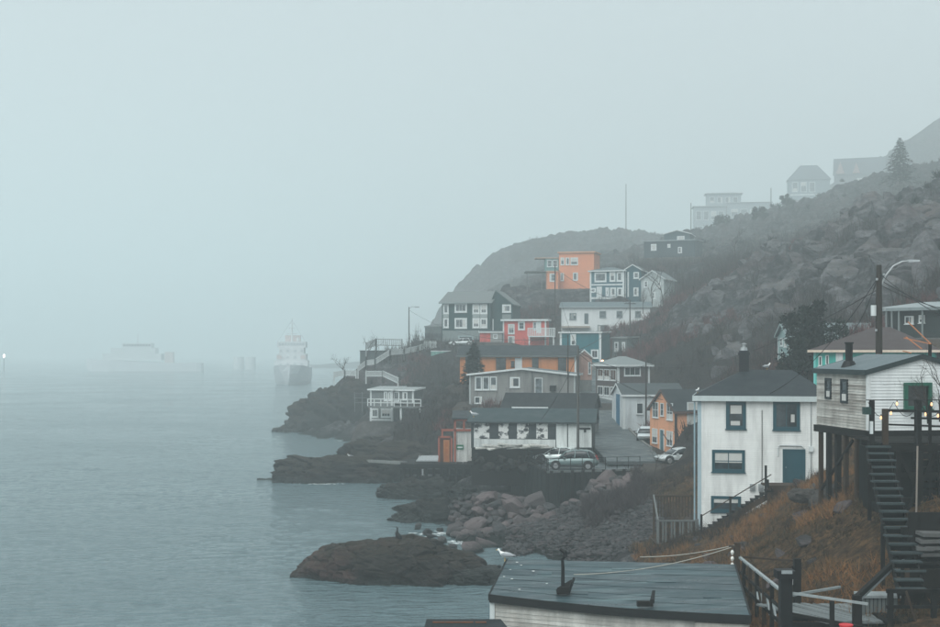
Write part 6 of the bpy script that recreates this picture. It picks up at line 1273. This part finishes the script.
t = thing('pale_shed_box', 'white van end parked beside the pale car below the green house', 'van', W(459,346.5,238)); MB().box(-.2,0,.3,2.6,3.6,2.0).build('body', paint(S(150,168,170)), t); MB().box(.1,-.03,1.15,2.3,.0,1.75).build('window', CGL, t); [MB().tube([(x,-.02,.35),(x,.2,.35)], .35, 12).build('wheel', TYRE, t) for x in (.3,2.1)]

# ------------------------------------------------------------------ birds
GWH = plain((.80,.80,.78,1), .7, name='white_feathers'); GGR = plain((.36,.38,.40,1), .7, name='grey_feathers'); GBK = plain((.02,.022,.024,1), .7, name='black_feathers'); GYL = plain((.6,.36,.05,1), .5, name='yellow_bill')
def bird(name, label, loc, rz, s=1., dark=False, cat='bird', upright=0.):
    o = thing(name, label, cat, loc, rz); o.scale = (s,s,s); bodym = GBK if dark else GWH; up = 0.; o.rotation_euler = (0, -upright, rz)
    def ell(st): return MB().loft([[(x-up*(z-.22)*.6, w*math.cos(a), z+hh*math.sin(a)+up*x*.5) for a in np.linspace(0,2*math.pi,11)[:-1]] for (x,z,w,hh) in st])
    ell([(-.26,.2,.02,.015),(-.2,.205,.06,.04),(-.08,.21,.095,.08),(.04,.22,.105,.095),(.13,.25,.085,.09),(.19,.30,.055,.06),(.215,.35,.045,.048),(.235,.385,.052,.052),(.265,.395,.045,.045),(.295,.388,.02,.02)]).build('body', bodym, o, True)
    for sg in (-1,1):
        MB().loft([[(x, sg*(w+t_*math.cos(a)*.35), z+t_*math.sin(a)) for a in np.linspace(0,2*math.pi,9)[:-1]] for (x,z,w,t_) in ((.13,.25,.088,.03),(.03,.25,.108,.07),(-.12,.235,.088,.065),(-.26,.22,.04,.035),(-.38,.215,.015,.01))]).build('wing', GBK if dark else GGR, o, True)
        MB().tube([(.02,sg*.04,.14),(.03,sg*.04,.0)], .009, 5).build('leg', GBK if dark else GYL, o)
    MB().loft([[(x,w*math.cos(a),z+w*math.sin(a)) for a in np.linspace(0,2*math.pi,7)[:-1]] for (x,z,w) in ((.28,.39,.018),(.33,.385,.013),(.355,.37,.005))]).build('bill', GYL if not dark else GBK, o)
    MB().hexa([(-.42,-.035,.19),(-.2,-.045,.2),(-.2,.045,.2),(-.42,.035,.19),(-.42,-.035,.205),(-.2,-.045,.225),(-.2,.045,.225),(-.42,.035,.205)]).build('tail', GBK, o)
    return o
bird('gull', 'white gull standing on the far left corner of the felt roof', roof_at(505,562)+Vector((0,0,.03)), math.radians(160), 1.1)
bird('gull', 'white gull perched on the ridge of the white house roof', WH.M @ Vector((4.15,3.6,WH.h+1.69)), math.radians(30), 1.0)
bird('gull', 'white gull on the left eave of the white house roof', WH.M @ Vector((-.05,.3,WH.h+.26)), math.radians(60), .85)
def islet_top(px, Y):
    dg = bpy.context.evaluated_depsgraph_get(); h_ = scene.ray_cast(dg, Vector(((px-470)*Y/F, Y, 20)), Vector((0,0,-1))); return h_[1] if h_[0] else W(px,545,Y)
bird('cormorant', 'black cormorant upright on the islet near its crest', islet_top(394,82), math.radians(200), 1.5, True, upright=.9)
bird('cormorant', 'black bird crouched on the right shoulder of the islet', islet_top(430,81), math.radians(170), 1.3, True)
bird('gull', 'white gull on the walkway edge above the rock ledge', W(350.5,458.5,146), math.radians(190), 1.2)
bird('gull', 'white gull on the left end of the boathouse roof', W(474,417.5,117.8), math.radians(150), 1.4)

# ------------------------------------------------------------------ ships and the far quay
SHW = paint(S(214,218,220), .6, .1); SHR = paint(S(200,188,186), .6, .05); SHG = paint(S(176,184,188), .6, .1)  # ship paints paled, part of the fog fade put into the colours
def ring(x, zs, ws): return [(w, x, z) for z, w in zip(zs, ws)]+[(-w, x, z) for z, w in zip(zs[::-1], ws[::-1])]
sh = thing('moored_ship', 'tall white ship seen bow on, fading into the fog', 'ship', (W(290,384,560).x,560,0), math.radians(5))
hz = [-1,1.2,4.5,7.2]
MB().loft([ring(-7,[3,4.5,6.6,8.6],[.1,.2,.3,.4]), ring(-3,[-1,1.5,5,8.4],[.8,2.,3.6,5.]), ring(2,[-1,1.4,4.8,8],[3,4.6,6,7]), ring(9,[-1,1.3,4.5,7.4],[6,6.9,7.4,7.6]), ring(30,hz,[7,7.5,7.6,7.6]), ring(62,hz,[6.5,7.2,7.4,7.4])]).build('hull', paint(S(206,210,214), .6, .05), sh)
for (w_, y0, z0, z1) in ((7.2,10,7.2,10.2),(6.4,12,10.2,13.2),(5.4,13,13.2,16),(6.2,14,16,18.6)): MB().box(-w_,y0,z0,w_,y0+18,z1).build('deck_house', SHW, sh)
for k in range(9): MB().box(-5.6+k*1.28,13.92,16.9,-4.7+k*1.28,14,18).build('bridge_window', SHG, sh)
for z in (8.6, 11.6, 14.4):
    for x in (-4.5,-1.6,1.6,4.5): MB().box(x-.5,11.9 if z > 11 else 9.9,z-.4,x+.5,12.0 if z > 11 else 10,z+.5).build('porthole', SHG, sh)
for (x, w_) in ((-5.2,1.),(5.2,1.)): MB().box(x-w_,10-.3,11,x+w_,10.5,12.6).build('lifeboat', SHR, sh)
MB().tube([(0,18,18.6),(0,18,24),(0,18,29)], [.5,.35,.12], 8).build('mast', SHW, sh)
for (z, w_) in ((22,2.2),(24.5,1.6),(26.4,.9)): MB().box(-w_,17.8,z,w_,18.2,z+.25).build('yardarm', SHW, sh)
MB().tube([(2.6,19,18.6),(2.6,19,20.4)], .7, 10).build('radar_dome', SHW, sh); MB().box(-3.4,24,16,3.4,29,21.5).build('funnel', SHR, sh)
for sg in (-1,1):
    MB().bar((sg*1.2,-5.5,9.6),(sg*6.8,9,8.6), .1).build('bulwark_rail', SHW, sh); MB().bar((sg*.1,17.9,28),(sg*6,13,18.6), .08).build('stay', SHG, sh)
s2 = thing('far_ship', 'long pale supply ship lying broadside, nearly hidden in the fog', 'ship', (W(146,371,950).x,950,0), math.radians(2))
MB().loft([[(x,-w,z0),(x,-w,z1),(x,w,z1),(x,w,z0)] for (x,w,z0,z1) in ((-43,.4,2,9),(-38,4,-1,8.6),(-25,8,-1,8),(20,8,-1,6),(38,7,-1,6),(41,6,0,6))]).build('hull', paint(S(206,210,214), .6, .02), s2)
for (x0, x1, z0, z1) in ((-30,12,8,13),(-24,8,13,17),(-16,5,17,20.5)): MB().box(x0,-6,z0,x1,6,z1).build('deck_house', SHW, s2)
for k in range(10): MB().box(-15+k*2,-6.1,18.2,-13.6+k*2,-6,19.6).build('bridge_window', CGL, s2)
MB().tube([(-6,0,20.5),(-6,0,27)], .4, 8).build('mast', SHW, s2); MB().box(14,-3,6,20,3,14).build('funnel', SHR, s2)
t = thing('quay_tank', 'small white tank block on the far quay in the fog', 'tank', W(243,368,1050)); [MB().tube([(x,0,-2),(x,0,9)], 4.2, 14).build('tank', SHW, t) for x in (-3.5,6)]
t = thing('quay_lamp', 'small white light glowing at the left edge across the harbour', 'lamp', W(4,356,900)); MB().tube([(0,0,1.4),(0,0,.0),(0,0,-1.4)], [.3,.9,.3], 10).build('globe', plain((1,.98,.92,1), .4, 0, 2., name='flood_lamp'), t); MB().tube([(0,0,-12),(0,0,-1.2)], .3, 8).build('post', IRON, t)

# surf and wash at the rocks
def foam_patch(label, px, py, w_, d_, seed):
    Yp = 14*F/(py-YH); rr = np.random.default_rng(seed); vs, fs = [], []; k = 0
    for _ in range(90):
        cx, cy_, r = rr.normal()*w_*.45, rr.normal()*d_*.45, rr.uniform(.03,.13)
        a = np.linspace(0,2*np.pi,9)[:-1]; rad = r*rr.uniform(.5,1.2,8); vs += [(cx+math.cos(t_)*q*1.9, cy_+math.sin(t_)*q, .025+.0015*(k % 12)) for t_, q in zip(a, rad)]; fs.append(tuple(range(k*8,k*8+8))); k += 1
    m = MB(); m.add(vs, fs); o = m.build('surf_foam', FOAM); o.location = ((px-470)*Yp/F, Yp, 0); tag(o, label, 'foam', kind='stuff'); return o
foam_patch('white surf breaking in the cove below the point cabin', 357, 440, 3.4, 6, 1); foam_patch('thin white wash along the rocks below the boulders', 470, 543, 3.2, 1.2, 2); foam_patch('thin wash at the long ledge', 318, 484, 2.6, .8, 3); foam_patch('wash in the inlet by the wharf', 400, 486, 1.6, 1.4, 4); foam_patch('wash beside the small awash rocks', 437, 534, 2., 1.2, 5)

# ------------------------------------------------------------------ fog
hb = MB().box(-2700, -200, -6, 2700, 3400, 235); hz_o = hb.build('haze', None); tag(hz_o, kind='stuff', label='even sea fog filling the whole harbour', cat='fog')
hm = bpy.data.materials.new('sea_fog'); hm.use_nodes = True; nt = hm.node_tree; nt.nodes.clear()
pvn = N(nt, 'ShaderNodeVolumePrincipled'); pvn.inputs['Color'].default_value = (*HAZE_COLOR, 1); pvn.inputs['Density'].default_value = HAZE_DENSITY; pvn.inputs['Anisotropy'].default_value = 0.0
mo = N(nt, 'ShaderNodeOutputMaterial'); nt.links.new(pvn.outputs[0], mo.inputs['Volume']); hz_o.data.materials.append(hm)
